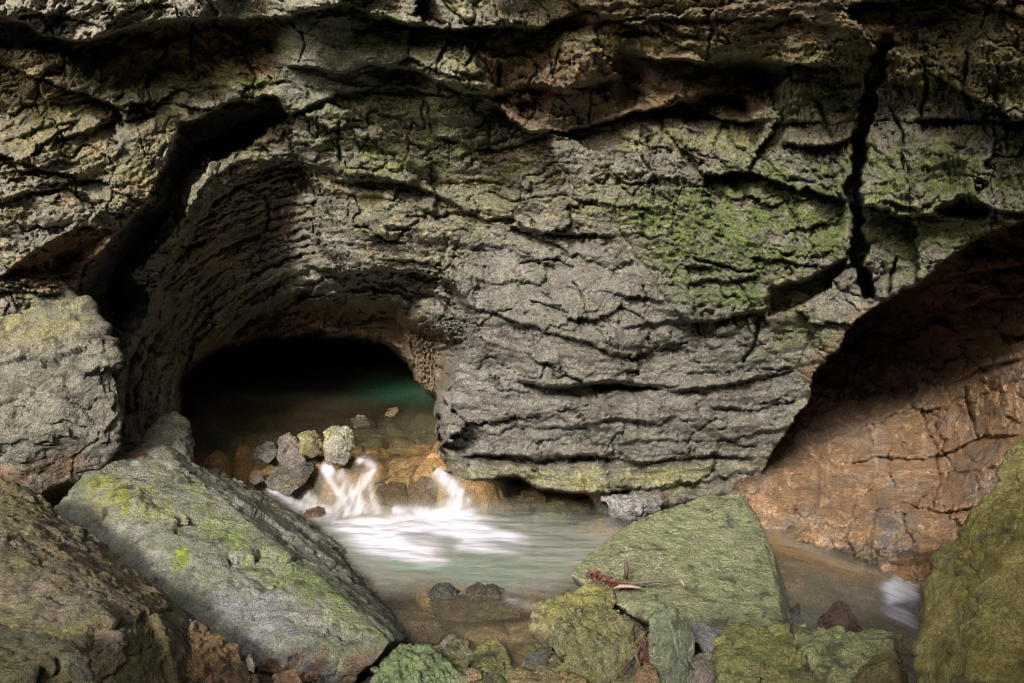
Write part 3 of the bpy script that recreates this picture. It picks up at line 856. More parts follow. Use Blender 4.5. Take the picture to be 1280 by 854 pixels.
# falls: left chute, middle chute, hooked one, right one
fo = np.maximum(fo, streak([(330, 608), (365, 628), (400, 640), (430, 655)], [8, 11, 12, 16], .95) * (.75 + .6 * vert))
fo = np.maximum(fo, streak([(398, 580), (425, 595), (445, 615), (455, 650)], [7, 9, 10, 18], .95) * (.7 + .7 * vert))
fo = np.maximum(fo, streak([(440, 576), (458, 574), (466, 588), (452, 605), (440, 618), (452, 650)], [5, 7, 8, 7, 9, 18], .95) * (.8 + .5 * vert))
fo = np.maximum(fo, streak([(543, 585), (556, 600), (570, 618), (566, 642)], [7, 10, 12, 22], .95) * (.8 + .5 * vert))
fo = np.maximum(fo, streak([(578, 610), (574, 625), (566, 642)], [5, 8, 14], .8))
for ln, wd_, k_ in [([(405, 582), (412, 600), (430, 625), (436, 650)], [4, 5, 6, 12], .7), ([(470, 585), (462, 610), (470, 650)], [3, 5, 12], .55), ([(425, 580), (432, 600), (428, 620), (415, 645)], [3, 5, 6, 12], .6),
                    ([(340, 600), (372, 612), (398, 630)], [4, 7, 10], .6), ([(485, 640), (520, 640), (560, 645)], [6, 10, 8], .7), ([(548, 583), (562, 600), (585, 625), (590, 645)], [3, 5, 6, 12], .5)]:
    fo = np.maximum(fo, streak(ln, wd_, k_))
fo = np.maximum(fo, blob([(395, 585), (470, 580), (470, 650), (380, 640)], 14) * (.22 + .5 * vert))
fo = np.maximum(fo, streak([(620, 655), (700, 665), (760, 672)], [10, 9, 5], .5) * (.5 + 1.2 * flow))
fo = np.maximum(fo, streak([(440, 700), (560, 725), (690, 735)], [10, 8, 5], .3) * (.4 + 1.4 * flow))
fo = np.maximum(fo, streak([(628, 748), (660, 756), (690, 765)], [4, 6, 4], .5))
# right-hand run
run = blob([(940, 650), (1010, 690), (1100, 720), (1160, 740), (1130, 800), (980, 800), (960, 700)], 20)
cloud = np.maximum(cloud, run * (.5 + .3 * flow))
wc = paint(wc, np.array([.17, .165, .14]), run * .9)
wc = paint(wc, np.array([.42, .26, .12]), run * blob([(945, 650), (1010, 680), (1100, 715), (1120, 735), (1040, 712), (960, 690)], 8) * .9)
cloud = np.maximum(cloud, .6 * blob([(945, 650), (1010, 680), (1100, 715), (1120, 735), (1040, 712), (960, 690)], 9) * (1 + .5 * flow))
fo = np.maximum(fo, blob([(1100, 735), (1115, 720), (1150, 722), (1150, 750), (1112, 758)], 14) * (1.1 + .3 * flow))
fo = np.maximum(fo, blob([(1100, 760), (1150, 740), (1150, 800), (1098, 800)], 18) * (.55 + .6 * flow))
fo = np.maximum(fo, streak([(1092, 702), (1110, 715), (1140, 730)], [4, 7, 10], .7) * (.6 + .6 * flow))
fo = np.maximum(fo, streak([(960, 690), (1040, 725), (1110, 745)], [3, 5, 6], .35) * (.4 + flow))
fo = np.maximum(fo, streak([(1020, 735), (1060, 745), (1110, 752)], [3, 6, 8], .45) * (.4 + flow))
# upstream: tunnel water with shade and a lit green patch painted in, thin clear water on the shelf
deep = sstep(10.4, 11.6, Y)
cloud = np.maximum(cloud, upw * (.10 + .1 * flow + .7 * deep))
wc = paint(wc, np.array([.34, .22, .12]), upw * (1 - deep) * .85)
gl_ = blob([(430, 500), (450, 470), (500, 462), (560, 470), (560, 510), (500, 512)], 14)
wc = paint(wc, np.array([.015, .02, .025]), deep)  # tunnel shade put into the water colour
wc = paint(wc, np.array([.05, .15, .085]), gl_ * .9)  # green patch painted where light reaches the tunnel water
fo = np.clip(fo, 0, 1)
wc = paint(wc, np.array([.70, .70, .78]), sstep(.15, .8, fo))
cloud = np.clip(np.maximum(cloud, fo), 0, .98)
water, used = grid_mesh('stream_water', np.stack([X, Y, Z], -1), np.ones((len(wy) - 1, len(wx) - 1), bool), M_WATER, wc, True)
ca_ = water.data.attributes.new('cloud', 'FLOAT', 'POINT')
ca_.data.foreach_set('value', cloud.ravel().astype(f32))
water['kind'] = 'structure'; smooth(water)


# ------------------------------------------------------------------ boulders
def tag(o, label, cat, group=None, kind=None):
    if label: o['label'] = label
    if cat: o['category'] = cat
    if group: o['group'] = group
    if kind: o['kind'] = kind
    return o


def hull_into(bm, pts):
    vs_ = [bm.verts.new(p) for p in pts]
    res = bmesh.ops.convex_hull(bm, input=vs_)
    junk = [g for g in res['geom_interior'] + res['geom_unused'] if isinstance(g, bmesh.types.BMVert)]
    bmesh.ops.delete(bm, geom=list(set(junk)), context='VERTS')


def solid(pts_sets, voxel):
    """watertight even mesh of the union of convex blocks"""
    bm = bmesh.new()
    for pts in pts_sets:
        b2 = bmesh.new()
        hull_into(b2, pts)
        tmp = bpy.data.meshes.new('t'); b2.to_mesh(tmp); b2.free()
        bm.from_mesh(tmp); bpy.data.meshes.remove(tmp)
    me = bpy.data.meshes.new('t'); bm.to_mesh(me); bm.free()
    o = bpy.data.objects.new('t', me); C.objects.link(o)
    md = o.modifiers.new('r', 'REMESH'); md.mode = 'VOXEL'; md.voxel_size = voxel; md.adaptivity = 0
    dg = bpy.context.evaluated_depsgraph_get()
    ev = o.evaluated_get(dg)
    out = bpy.data.meshes.new_from_object(ev)
    bpy.data.objects.remove(o); bpy.data.meshes.remove(me)
    return out


def get_co(me):
    a = np.empty(len(me.vertices) * 3, f32); me.vertices.foreach_get('co', a); return a.reshape(-1, 3)


def get_no(me):
    a = np.empty(len(me.vertices) * 3, f32); me.vertex_normals.foreach_get('vector', a); return a.reshape(-1, 3)


def relax(me, p, it):
    e = np.empty(len(me.edges) * 2, np.int32); me.edges.foreach_get('vertices', e); e = e.reshape(-1, 2)
    n = len(p)
    cnt = np.bincount(e.ravel(), minlength=n)[:, None].astype(f32)
    for _ in range(it):
        s = np.zeros_like(p)
        for k in range(3):
            s[:, k] = np.bincount(e[:, 0], weights=p[e[:, 1], k], minlength=n) + np.bincount(e[:, 1], weights=p[e[:, 0], k], minlength=n)
        p = p * .4 + .6 * s / cnt
    return p.astype(f32)


def cell3(p, seed=0):
    i = np.floor(p).astype(np.int64)
    n = len(p)
    f1 = np.full(n, 9, f32); f2 = np.full(n, 9, f32); cid = np.zeros(n, f32); tl = np.zeros(n)
    for dx in (-1, 0, 1):
        for dy in (-1, 0, 1):
            for dz in (-1, 0, 1):
                c = i + np.array([dx, dy, dz])
                h = _h(c[:, 0], c[:, 1], c[:, 2].astype(np.uint32), seed)
                q = c + np.stack([h & np.uint32(1023), (h >> np.uint32(10)) & np.uint32(1023), (h >> np.uint32(20)) & np.uint32(1023)], -1) / 1023.0
                e = p - q
                d = np.sqrt((e ** 2).sum(1)).astype(f32)
                m = d < f1
                h2 = (h ^ (h >> np.uint32(7))) * np.uint32(2654435761)
                rv = np.stack([h2 & np.uint32(1023), (h2 >> np.uint32(10)) & np.uint32(1023), (h2 >> np.uint32(20)) & np.uint32(1023)], -1) / 511.5 - 1
                tl = np.where(m, (rv * e).sum(1), tl)
                f2 = np.where(m, f1, np.minimum(f2, d))
                cid = np.where(m, ((h * np.uint32(2654435761)) >> np.uint32(8)).astype(f32) / 16777216.0, cid)
                f1 = np.where(m, d, f1)
    return f1, f2 - f1, cid, tl


SEED = [500]


def boulder(name, label, sets, voxel=.02, col=GREY, col2=None, mossc=MOSS, mossk=.6, amp=1.0, soft=3, mat=None, strata=None, cat='boulder', group=None, mlo=.1, drop=0.0, paints=(), crag=1.0):
    """sets: lists of (u, v, Y) corner points; drop adds the same corners lowered, so the block has a buried foot"""
    SEED[0] += 31; sd = SEED[0]
    blocks = []
    for s in sets:
        p = [at(*q) for q in s]
        if drop:
            p += [(x * 1.0, y + .15, z - drop) for x, y, z in p]
        blocks.append(p)
    me = solid(blocks, voxel)
    p = get_co(me)
    p = relax(me, p, soft)
    me.vertices.foreach_set('co', p.ravel()); me.update()
    no = get_no(me)
    size = float(np.max(p.max(0) - p.min(0)))
    L = max(.12, min(size * .35, .9))
    q = p + .1 * L * np.stack([n3(p / L * 3, sd + 1), n3(p / L * 3, sd + 2), n3(p / L * 3, sd + 3)], -1)
    h = .06 * L * fb3(q / L, 3, sd, .45) * 1.2
    kf0 = min(1, L / .4)
    rd = fb3(q / (L * .55), 4, sd + 7, .55, 'ridge')
    h += (.04 if size > .9 else .02) * L * (rd - .1) + kf0 * .02 * fb3(q / .14, 4, sd + 8, .6) - kf0 * .03 * np.exp(-(np.abs(fb3(q / .6, 3, sd + 12, .5)) / .010) ** 2)
    kf = min(1, L / .3)
    if size < .9:
        crag *= .6
    if size < .55:
        kf *= .45
    h += kf * (.014 * fb3(p / .07, 3, sd + 9, .6, 'ridge') + .014 * fb3(p * np.array([1, 1, 1.8]) / .16, 5, sd + 11, .65) + .006 * fb3(p / .03, 2, sd + 10, .6))
    wq = q + .12 * L * np.stack([fb3(p / L * 5, 3, sd + 3), fb3(p / L * 5, 3, sd + 4), fb3(p / L * 5, 3, sd + 5)], -1)
    _, ce, ci, tl = cell3(wq * np.array([1, 1, 1.5]) / (L * .7), sd + 31)
    h += crag * L * (.03 * (ci - .5) + .20 * tl - .04 * np.exp(-(ce / .05) ** 2) * (n3(p / L, sd + 33) > .1))
    _, ce, ci, tl = cell3(wq * np.array([1, 1, 1.7]) / (L * .22), sd + 35)
    h += crag * L * .08 * tl * (.5 + .8 * n3(p / L * 2, sd + 36))
    if strata:
        ax = np.array(strata[:3], float); ax /= np.linalg.norm(ax)
        sc_ = strata[3]
        y = (q @ ax) / sc_ + .6 * n3(q / (sc_ * 4), sd + 15)
        fr = y - np.floor(y)
        rnd = _h(np.floor(y).astype(np.int64), np.zeros(len(y), np.int64), np.uint32(1), sd).astype(f32) / 4294967296.0
        h += sc_ * .35 * (rnd - .5) - sc_ * .3 * np.exp(-(np.minimum(fr, 1 - fr) / .12) ** 2)
    p2 = p + no * (h * amp)[:, None]
    me.vertices.foreach_set('co', p2.astype(f32).ravel()); me.update()
    no = get_no(me)
    c = np.zeros((len(p), 3)) + np.array(col)
    b1 = fb3(p / .35, 4, sd + 21, .6); b2_ = fb3(p / .09, 3, sd + 25, .6); b3_ = fb3(p / .03, 2, sd + 29)
    c2 = np.array(col2) if col2 is not None else np.array(col) * np.array([.62, .6, .58])
    c = paint(c, c2, sstep(-.1, .35, b1 + .5 * b2_))
    c = paint(c, PALE, sstep(.2, .5, b2_ * .7 + b3_ * .5) * .35)
    mk = sstep(mlo - .2, mlo + .25, (no[:, 2] - .35) * .45 + b1 * .6 + b2_ * .45) * mossk * .8
    c = paint(c, mossc, mk)
    c = paint(c, np.array(mossc) * 1.45, mk * sstep(.1, .5, b2_) * .6)
    if paints:
        pu, pv = to_px(p[:, 0], p[:, 1], p[:, 2])
        wu = 10 * fb3(p / .12, 3, sd + 41); wv = 10 * fb3(p / .12, 3, sd + 43)
        for poly, sf, cc, kk in paints:
            dd, _, _ = pdist(poly, pu + wu, pv + wv, True)
            dd = np.where(inside(poly, pu + wu, pv + wv), dd, -dd)
            c = paint(c, np.array(cc), sstep(-sf, sf, dd) * kk * sstep(-.45, .1, b2_ * .8 + b3_ * .6))
    c = paint(c, np.array([.045, .04, .03]), sstep(.22, .42, fb3(p / .07, 3, sd + 45, .65) - .12 * b1) * .7)
    # wet band where the stream laps the stone
    wl_ = np.where((p[:, 1] > 8.3) & (p[:, 0] < 0), .42, 0) + .07 + .04 * b1
    wet = sstep(.05, -.02, p2[:, 2] - wl_) * (p[:, 1] > 5.3) * (p[:, 0] > -1.9)
    c = c * (1 - .5 * wet)[:, None]
    # moss stands a little proud
    p3 = p2 + no * (mk * (1 - wet) * (.006 + .010 * n3(p / .022, sd + 51) + .006 * n3(p / .011, sd + 53)))[:, None]
    me.vertices.foreach_set('co', p3.astype(f32).ravel()); me.update()
    set_cols(me, c)
    me.materials.append(mat or M_ROCK)
    me.polygons.foreach_set('use_smooth', np.ones(len(me.polygons), bool))
    o = bpy.data.objects.new(name, me)
    ctr = p2.mean(0); ctr[2] = p2[:, 2].min()
    me.transform(__import__('mathutils').Matrix.Translation(-Vector(ctr.tolist())))
    o.location = ctr.tolist()
    C.objects.link(o)
    tag(o, label, cat, group)
    return o


# left side
boulder('boulder', 'tall grey lichen-streaked boulder at the left edge above the dark gap',
        [[(-150, 372, 6.9), (0, 350, 7.2), (40, 353, 7.25), (75, 361, 7.3), (112, 386, 7.2), (128, 412, 7.15), (137, 440, 7.1), (151, 495, 7.1), (150, 525, 7.1), (138, 562, 7.1), (112, 588, 7.1), (60, 606, 7.0), (22, 622, 6.9), (-150, 640, 6.8), (20, 470, 6.85), (95, 480, 6.9), (-70, 450, 6.8), (30, 560, 6.8),
          (-150, 360, 8.2), (60, 365, 8.3), (110, 480, 8.3), (70, 590, 7.8)]], .0125, GREY * .8, LILAC * .5, np.array([.15, .155, .06]), .5, mlo=.15, crag=.5, soft=1, paints=[([(-150, 340), (80, 350), (110, 400), (60, 440), (-150, 420)], 20, (.19, .18, .08), .7), ([(-20, 590), (60, 570), (110, 570), (60, 615), (0, 625)], 10, (.15, .09, .05), .8)])
big_b = boulder('boulder', 'huge mossy grey boulder sloping down to the pool from the left wall',
        [[(65, 650, 6.6), (80, 610, 6.9), (120, 574, 7.2), (165, 563, 7.5), (200, 560, 7.6), (300, 600, 8.5), (352, 632, 8.2), (402, 666, 7.8), (452, 726, 7.1), (501, 781, 6.35), (508, 800, 5.8), (240, 592, 7.35), (290, 645, 6.85), (360, 700, 6.2), (430, 760, 5.7), (490, 802, 5.4),
          (150, 610, 6.75), (190, 650, 6.35), (250, 700, 5.95), (330, 770, 5.5), (400, 820, 5.2), (470, 830, 5.25), (430, 870, 5.3), (240, 770, 5.5), (300, 820, 5.25), (110, 670, 6.3), (340, 880, 5.2)] +
         [(200, 640, 8.4), (480, 830, 6.6)],
         [(170, 575, 7.5), (180, 545, 7.8), (204, 521, 8.0), (225, 518, 8.1), (240, 548, 8.1), (244, 600, 7.6), (200, 610, 7.3), (200, 560, 8.5), (240, 590, 8.5)]], .0125, np.array([.195, .19, .16]), np.array([.12, .12, .125]), np.array([.17, .19, .07]), .45, mlo=.22, amp=.55, crag=.55,
        paints=[([(100, 600), (140, 590), (210, 630), (225, 645), (190, 650), (150, 640), (120, 650)], 12, (.20, .21, .035), .8), ([(222, 684), (238, 680), (236, 700), (214, 712)], 5, (.19, .24, .03), .9),
                ([(235, 600), (290, 650), (400, 720), (490, 785), (480, 805), (420, 780), (330, 720), (250, 660)], 14, (.19, .23, .08), .75), ([(260, 740), (360, 745), (380, 800), (300, 810)], 22, (.20, .20, .23), .6),
                ([(430, 822), (505, 805), (500, 860), (420, 870)], 7, (.12, .075, .04), .8), ([(330, 825), (400, 815), (400, 870), (310, 860)], 8, (.13, .075, .04), .8),
                ([(240, 560), (300, 605), (400, 672), (500, 790), (440, 745), (330, 660), (250, 600)], 5, (.15, .145, .12), .8)])
boulder('boulder', 'low brown mossy boulder in front of the huge sloping one, lower left',
        [[(-150, 600, 6.0), (0, 600, 6.1), (28, 638, 6.0), (66, 672, 5.85), (110, 690, 5.75), (170, 720, 5.6), (205, 747, 5.4), (240, 785, 5.15), (252, 830, 4.9), (255, 930, 4.5), (0, 700, 4.75), (-150, 690, 4.7), (90, 740, 4.6), (0, 930, 3.8), (150, 930, 4.0), (150, 790, 4.35), (-150, 930, 3.8), (-150, 700, 6.6), (150, 850, 5.6)]],
        .011, np.array([.14, .11, .085]), BROWN * .95, np.array([.10, .105, .038]), .65, mlo=.05, amp=.8, crag=.45, paints=[([(0, 660), (80, 680), (200, 760), (180, 800), (60, 740)], 20, (.12, .08, .05), .5)])
boulder('boulder', 'brown wet lump wedged between the two mossy boulders at lower left',
        [[(236, 770, 5.0), (262, 800, 4.95), (300, 825, 4.9), (322, 860, 4.8), (330, 930, 4.6), (240, 930, 4.4), (235, 820, 4.7), (270, 850, 4.6), (270, 860, 5.4)]], .012, BROWN * 1.1, RED, OLIVE, .3)
boulder('boulder', 'dark rounded boulder in the lower left corner of the view',
        [[(-150, 770, 3.5), (0, 784, 3.45), (50, 790, 3.4), (92, 803, 3.35), (110, 828, 3.3), (122, 870, 3.2), (120, 930, 3.1), (-150, 930, 2.9), (20, 850, 3.05), (0, 900, 3.8)]], .01, OLIVE * .35, DARKG * .3, OLIVE * .5, .5, amp=.5)
# right side
boulder('boulder', 'large shaded olive-green boulder filling the lower right corner',
        [[(1256, 596, 4.7), (1230, 630, 4.5), (1212, 660, 4.45), (1188, 688, 4.35), (1182, 728, 4.25), (1162, 766, 4.15), (1144, 808, 4.0), (1140, 850, 3.9), (1140, 950, 3.8), (1290, 566, 4.7), (1450, 530, 4.4), (1450, 950, 3.3), (1250, 720, 3.95), (1210, 860, 3.6), (1300, 650, 4.1), (1230, 950, 3.4), (1300, 600, 5.6), (1300, 850, 5.2), (1180, 850, 4.9)]],
        .009, OLIVE * 1.15, np.array([.09, .065, .03]), np.array([.19, .18, .045]), .6, mlo=.1, amp=.9, crag=.4)
boulder('slab_boulder', 'broad flat-faced pale green slab leaning beside the pool, holding the twig and leaves',
        [[(714, 719, 6.55), (742, 690, 6.85), (790, 655, 7.25), (852, 638, 7.45), (882, 620, 7.65), (926, 619, 7.65), (950, 660, 7.2), (966, 715, 6.6), (982, 792, 5.9), (870, 805, 5.85), (760, 750, 6.25),
          (942, 640, 8.0), (1001, 788, 6.5), (985, 770, 6.9), (725, 735, 7.0), (880, 650, 8.2)]], .010, np.array([.215, .21, .14]), np.array([.235, .21, .165]), np.array([.17, .20, .085]), .6, amp=.4, soft=1, mlo=-.02, crag=.22)
boulder('boulder', 'yellow-green mossy rock tucked behind the wet rock at the pool edge',
        [[(668, 800, 5.9), (666, 775, 6.0), (674, 755, 6.1), (700, 743, 6.2), (740, 732, 6.35), (764, 735, 6.3), (770, 752, 6.2), (745, 775, 5.9), (690, 808, 5.75), (700, 780, 5.8), (720, 830, 6.2), (760, 800, 6.6)]], .011, np.array([.24, .22, .12]), TAN * .8, np.array([.18, .19, .05]), .65, mlo=.0)
boulder('boulder', 'wet shining moss-covered rock in front of the leaning slab',
        [[(686, 806, 5.45), (700, 780, 5.6), (722, 762, 5.75), (748, 750, 5.9), (782, 764, 5.8), (812, 790, 5.6), (818, 830, 5.3), (806, 880, 5.0), (740, 890, 4.95), (698, 846, 5.2), (745, 800, 5.3), (770, 850, 6.2)]], .01, np.array([.17, .155, .09]), np.array([.13, .13, .11]), np.array([.15, .15, .035]), .6, mat=M_WET, strata=(1, .3, .5, .09), mlo=-.05)
boulder('upright_stone', 'narrow upright green-grey stone standing against the leaning slab',
        [[(811, 768, 5.45), (821, 752, 5.5), (836, 751, 5.5), (852, 765, 5.45), (869, 796, 5.35), (869, 822, 5.25), (858, 880, 5.0), (820, 880, 4.95), (811, 835, 5.1), (835, 810, 5.15), (860, 800, 5.8), (830, 860, 5.7)]], .009, np.array([.17, .19, .13]), np.array([.13, .14, .13]), np.array([.14, .17, .06]), .6, amp=.5, soft=3, strata=(1, .1, -.25, .05), cat='stone')
boulder('stone', 'dark grey stone with a thin white vein wedged under the slab',
        [[(862, 775, 5.75), (880, 780, 5.75), (912, 790, 5.7), (910, 806, 5.6), (903, 822, 5.55), (885, 818, 5.55), (866, 800, 5.6), (880, 800, 6.1)]], .009, np.array([.13, .13, .13]), np.array([.19, .18, .17]), OLIVE, .1, amp=.6)
boulder('stone', 'brownish pink-grey stone at the bottom between upright stone and square green rock',
        [[(862, 822, 5.3), (885, 815, 5.35), (906, 822, 5.3), (912, 850, 5.1), (915, 900, 4.9), (860, 900, 4.9), (880, 850, 5.0), (885, 870, 5.6)]], .009, np.array([.22, .19, .16]), LILAC * .7, OLIVE, .15, amp=.8)
boulder('boulder', 'square olive-green rock at the bottom below the leaning slab',
        [[(906, 796, 5.45), (924, 786, 5.6), (986, 787, 5.6), (1002, 800, 5.45), (1014, 822, 5.25), (1032, 846, 5.1), (1030, 900, 4.8), (905, 900, 4.7), (904, 835, 5.05), (960, 830, 5.05), (960, 840, 6.1)]], .01, np.array([.19, .18, .08]), OLIVE, np.array([.14, .16, .055]), .6, amp=.6, soft=2, mlo=-.05)
boulder('boulder', 'pale moss-flecked flat-topped rock beside the shaded right boulder',
        [[(1000, 791, 5.5), (1060, 786, 5.7), (1096, 789, 5.7), (1124, 797, 5.6), (1128, 830, 5.2), (1090, 870, 4.9), (1040, 880, 4.9), (1012, 822, 5.15), (1070, 820, 5.15), (1060, 850, 6.1)]], .01, np.array([.28, .27, .16]), PALE * .75, np.array([.17, .21, .06]), .65, amp=.6, mlo=.0)
boulder('boulder', 'small dark mossy rock at the foot of the shaded right boulder',
        [[(1062, 862, 4.6), (1078, 836, 4.65), (1100, 820, 4.7), (1116, 818, 4.7), (1130, 838, 4.6), (1140, 900, 4.4), (1060, 900, 4.4), (1100, 850, 4.4), (1100, 860, 5.0)]], .009, OLIVE * .7, BROWN * .7, OLIVE * .9, .7, amp=.7)
boulder('stone', 'dark brown pointed stone standing in the outflow water',
        [[(1012, 792, 6.05), (1034, 763, 6.1), (1050, 751, 6.15), (1062, 765, 6.1), (1077, 781, 6.05), (1074, 806, 5.95), (1020, 806, 5.95), (1045, 790, 5.9), (1045, 800, 6.4)]], .009, np.array([.08, .045, .03]), RED * .6, OLIVE, .1, mat=M_WET)
boulder('stone', 'dark sliver of rock in the water at the slab corner',
        [[(988, 762, 6.45), (998, 754, 6.5), (1002, 775, 6.4), (1000, 800, 6.3), (985, 800, 6.3), (995, 780, 6.6)]], .009, DARKG * .5, BROWN * .5, OLIVE, .1, mat=M_WET)

# bottom centre rocks
boulder('boulder', 'green fine-ribbed rock at the bottom beside the huge sloping boulder',
        [[(462, 862, 5.2), (478, 828, 5.4), (505, 811, 5.55), (536, 815, 5.5), (566, 835, 5.3), (590, 870, 5.1), (560, 910, 4.9), (460, 910, 4.9), (520, 850, 5.15), (520, 850, 5.9)]], .009, np.array([.15, .17, .10]), DARKG, np.array([.12, .17, .06]), .75, strata=(.8, .2, .5, .05), mlo=-.05)
boulder('stone', 'pale rounded stone at the pool edge, leftmost of the small bottom pair',
        [[(541, 822, 5.75), (548, 802, 5.85), (564, 793, 5.9), (584, 799, 5.85), (594, 815, 5.75), (590, 835, 5.6), (550, 838, 5.6), (570, 820, 6.1)]], .008, np.array([.33, .32, .25]), TAN, np.array([.2, .22, .1]), .3)
boulder('stone', 'yellow-green wedge-shaped stone beside the pale rounded one at the pool edge',
        [[(582, 822, 5.55), (602, 801, 5.75), (622, 797, 5.8), (634, 812, 5.7), (640, 838, 5.5), (610, 842, 5.45), (585, 838, 5.5), (610, 815, 6.0)]], .008, np.array([.27, .25, .11]), TAN * .9, np.array([.19, .21, .05]), .5)
boulder('boulder', 'dark mossy broken rock behind the ribbed green rock at bottom centre',
        [[(540, 836, 5.35), (565, 825, 5.45), (600, 832, 5.4), (640, 842, 5.3), (650, 900, 4.9), (545, 900, 4.9), (600, 860, 5.1), (600, 860, 5.7)]], .009, np.array([.13, .13, .08]), BROWN, np.array([.13, .15, .04]), .6, amp=1.4)
boulder('stone', 'flat brown-topped stone at the bottom between the mossy wedge and the wet rock',
        [[(636, 843, 5.2), (660, 833, 5.4), (700, 835, 5.35), (706, 842, 5.25), (690, 858, 5.1), (650, 866, 5.05), (645, 890, 5.0), (690, 890, 5.0), (670, 860, 5.6)]], .008, np.array([.20, .16, .09]), TAN * .7, OLIVE, .4, amp=.7)
boulder('stone', 'small blue-grey stone at the water edge left of the wet rock',
        [[(655, 822, 5.65), (668, 812, 5.75), (690, 808, 5.75), (696, 825, 5.6), (680, 836, 5.5), (655, 836, 5.55), (675, 820, 5.9)]], .008, np.array([.20, .21, .18]), LILAC * .7, MOSS, .3, amp=.8)
boulder('stone', 'small pinkish stone on the dark mossy rock at bottom centre',
        [[(580, 840, 5.2), (590, 834, 5.22), (602, 838, 5.2), (602, 850, 5.12), (585, 852, 5.12), (592, 846, 5.3)]], .006, np.array([.26, .17, .13]), RED, OLIVE, .1, amp=.7)
boulder('stone', 'tan stone at the foot of the wet rock, at the bottom edge',
        [[(700, 842, 5.1), (715, 838, 5.15), (735, 850, 5.0), (745, 900, 4.85), (690, 900, 4.9), (715, 865, 5.5)]], .008, TAN * .8, BROWN, OLIVE, .3)
boulder('stone', 'rusty brown stone between the wet rock and the upright stone at the bottom',
        [[(795, 835, 5.0), (812, 828, 5.1), (825, 845, 4.95), (835, 900, 4.8), (780, 900, 4.8), (810, 870, 5.3)]], .008, ORANGE * .55, BROWN, OLIVE, .3)
boulder('stone', 'orange-brown stone in the hollow under the huge sloping boulder tip',
        [[(340, 846, 4.9), (352, 835, 4.95), (372, 838, 4.93), (380, 860, 4.8), (345, 880, 4.75), (360, 855, 5.2)]], .007, ORANGE * .7, RED, OLIVE, .1)
boulder('stone', 'small pale chip leaning in the crack below the huge sloping boulder',
        [[(306, 822, 4.95), (314, 815, 4.97), (319, 830, 4.9), (318, 842, 4.85), (308, 838, 4.87), (313, 830, 5.05)]], .005, PALE * .9, TAN, OLIVE, .1, amp=.5)

# stones in the cascade
boulder('stone', 'bright knobbly pale stone, rightmost of the row above the falls',
        [[(404, 541, 8.75), (415, 534, 8.8), (435, 534, 8.8), (444, 548, 8.75), (441, 562, 8.6), (432, 580, 8.45), (406, 582, 8.45), (402, 560, 8.55), (422, 556, 8.45), (422, 560, 9.1)]], .010, PALE * .95, TAN, np.array([.26, .26, .12]), .6, amp=1.0, mat=M_WET)
boulder('stone', 'rounded green-brown stone, second from the right above the falls',
        [[(372, 545, 8.85), (382, 537, 8.9), (396, 538, 8.9), (403, 550, 8.8), (402, 566, 8.65), (390, 573, 8.6), (376, 566, 8.65), (388, 555, 8.6), (388, 560, 9.2)]], .010, np.array([.27, .25, .15]), TAN * .8, MOSS2, .4, mat=M_WET)
boulder('stone', 'pinkish grey stone behind the dark tilted slab in the cascade',
        [[(347, 548, 9.0), (360, 542, 9.05), (372, 548, 9.0), (382, 575, 8.75), (370, 590, 8.6), (348, 580, 8.75), (362, 562, 8.8), (362, 575, 9.3)]], .010, np.array([.20, .16, .14]), LILAC * .7, MOSS, .1, mat=M_WET)
boulder('stone', 'dark tilted wet slab at the top of the left chute',
        [[(330, 603, 8.55), (340, 585, 8.75), (365, 575, 8.8), (392, 578, 8.7), (396, 585, 8.6), (382, 603, 8.45), (362, 620, 8.3), (336, 612, 8.45), (365, 600, 9.0), (352, 596, 8.5)]], .010, np.array([.12, .11, .095]), BROWN, OLIVE, .2, mat=M_WET, amp=.6)
boulder('stone', 'shaded round stone left of the pinkish one inside the cave mouth',
        [[(320, 558, 9.2), (332, 550, 9.25), (344, 553, 9.2), (348, 570, 9.05), (335, 580, 8.95), (320, 572, 9.05), (335, 565, 9.5)]], .011, DARKG * .8, BROWN, MOSS, .2)
boulder('stone', 'small rounded brown stone beside the dark slab at the left chute',
        [[(310, 592, 8.9), (320, 586, 8.95), (330, 590, 8.9), (330, 602, 8.8), (318, 607, 8.75), (310, 602, 8.8), (320, 596, 9.1)]], .009, np.array([.2, .13, .09]), DARKG, MOSS, .1)
boulder('stone', 'brown low stone between the left chute and the foam',
        [[(370, 645, 8.25), (385, 634, 8.4), (405, 633, 8.4), (416, 645, 8.25), (412, 658, 8.1), (375, 660, 8.1), (395, 648, 8.6), (392, 640, 8.2)]], .010, BROWN * 1.4, TAN * .6, OLIVE, .2, mat=M_WET)
boulder('stone', 'small pale stone breaking the surface upstream of the bright stone',
        [[(438, 524, 10.1), (447, 518, 10.2), (459, 520, 10.15), (463, 532, 10.0), (443, 536, 9.95), (450, 526, 10.4)]], .011, PALE * .8, TAN, MOSS, .1)
boulder('stone', 'flat tan stone alone in the brown shallows inside the cave',
        [[(480, 520, 10.15), (485, 510, 10.35), (498, 508, 10.4), (500, 513, 10.3), (493, 522, 10.1), (488, 516, 10.5)]], .011, TAN * 1.2, TAN, MOSS, .05, amp=.5)
boulder('stone', 'orange boulder washed by the water between the two falls',
        [[(505, 640, 8.4), (512, 600, 8.6), (520, 582, 8.75), (545, 580, 8.75), (552, 610, 8.5), (548, 640, 8.4), (530, 610, 8.35), (530, 640, 9.0)]], .012, ORANGE * .9, np.array([.26, .14, .07]), OLIVE, .05, mat=M_WET, amp=.8)
boulder('stone', 'brown-orange sunken boulder under the smooth sheet beside the middle chute',
        [[(458, 640, 8.35), (468, 605, 8.55), (490, 596, 8.65), (508, 604, 8.55), (512, 640, 8.35), (488, 620, 8.35), (485, 640, 9.0)]], .012, ORANGE * .6, BROWN * 1.2, OLIVE, .05, mat=M_WET, amp=.8)
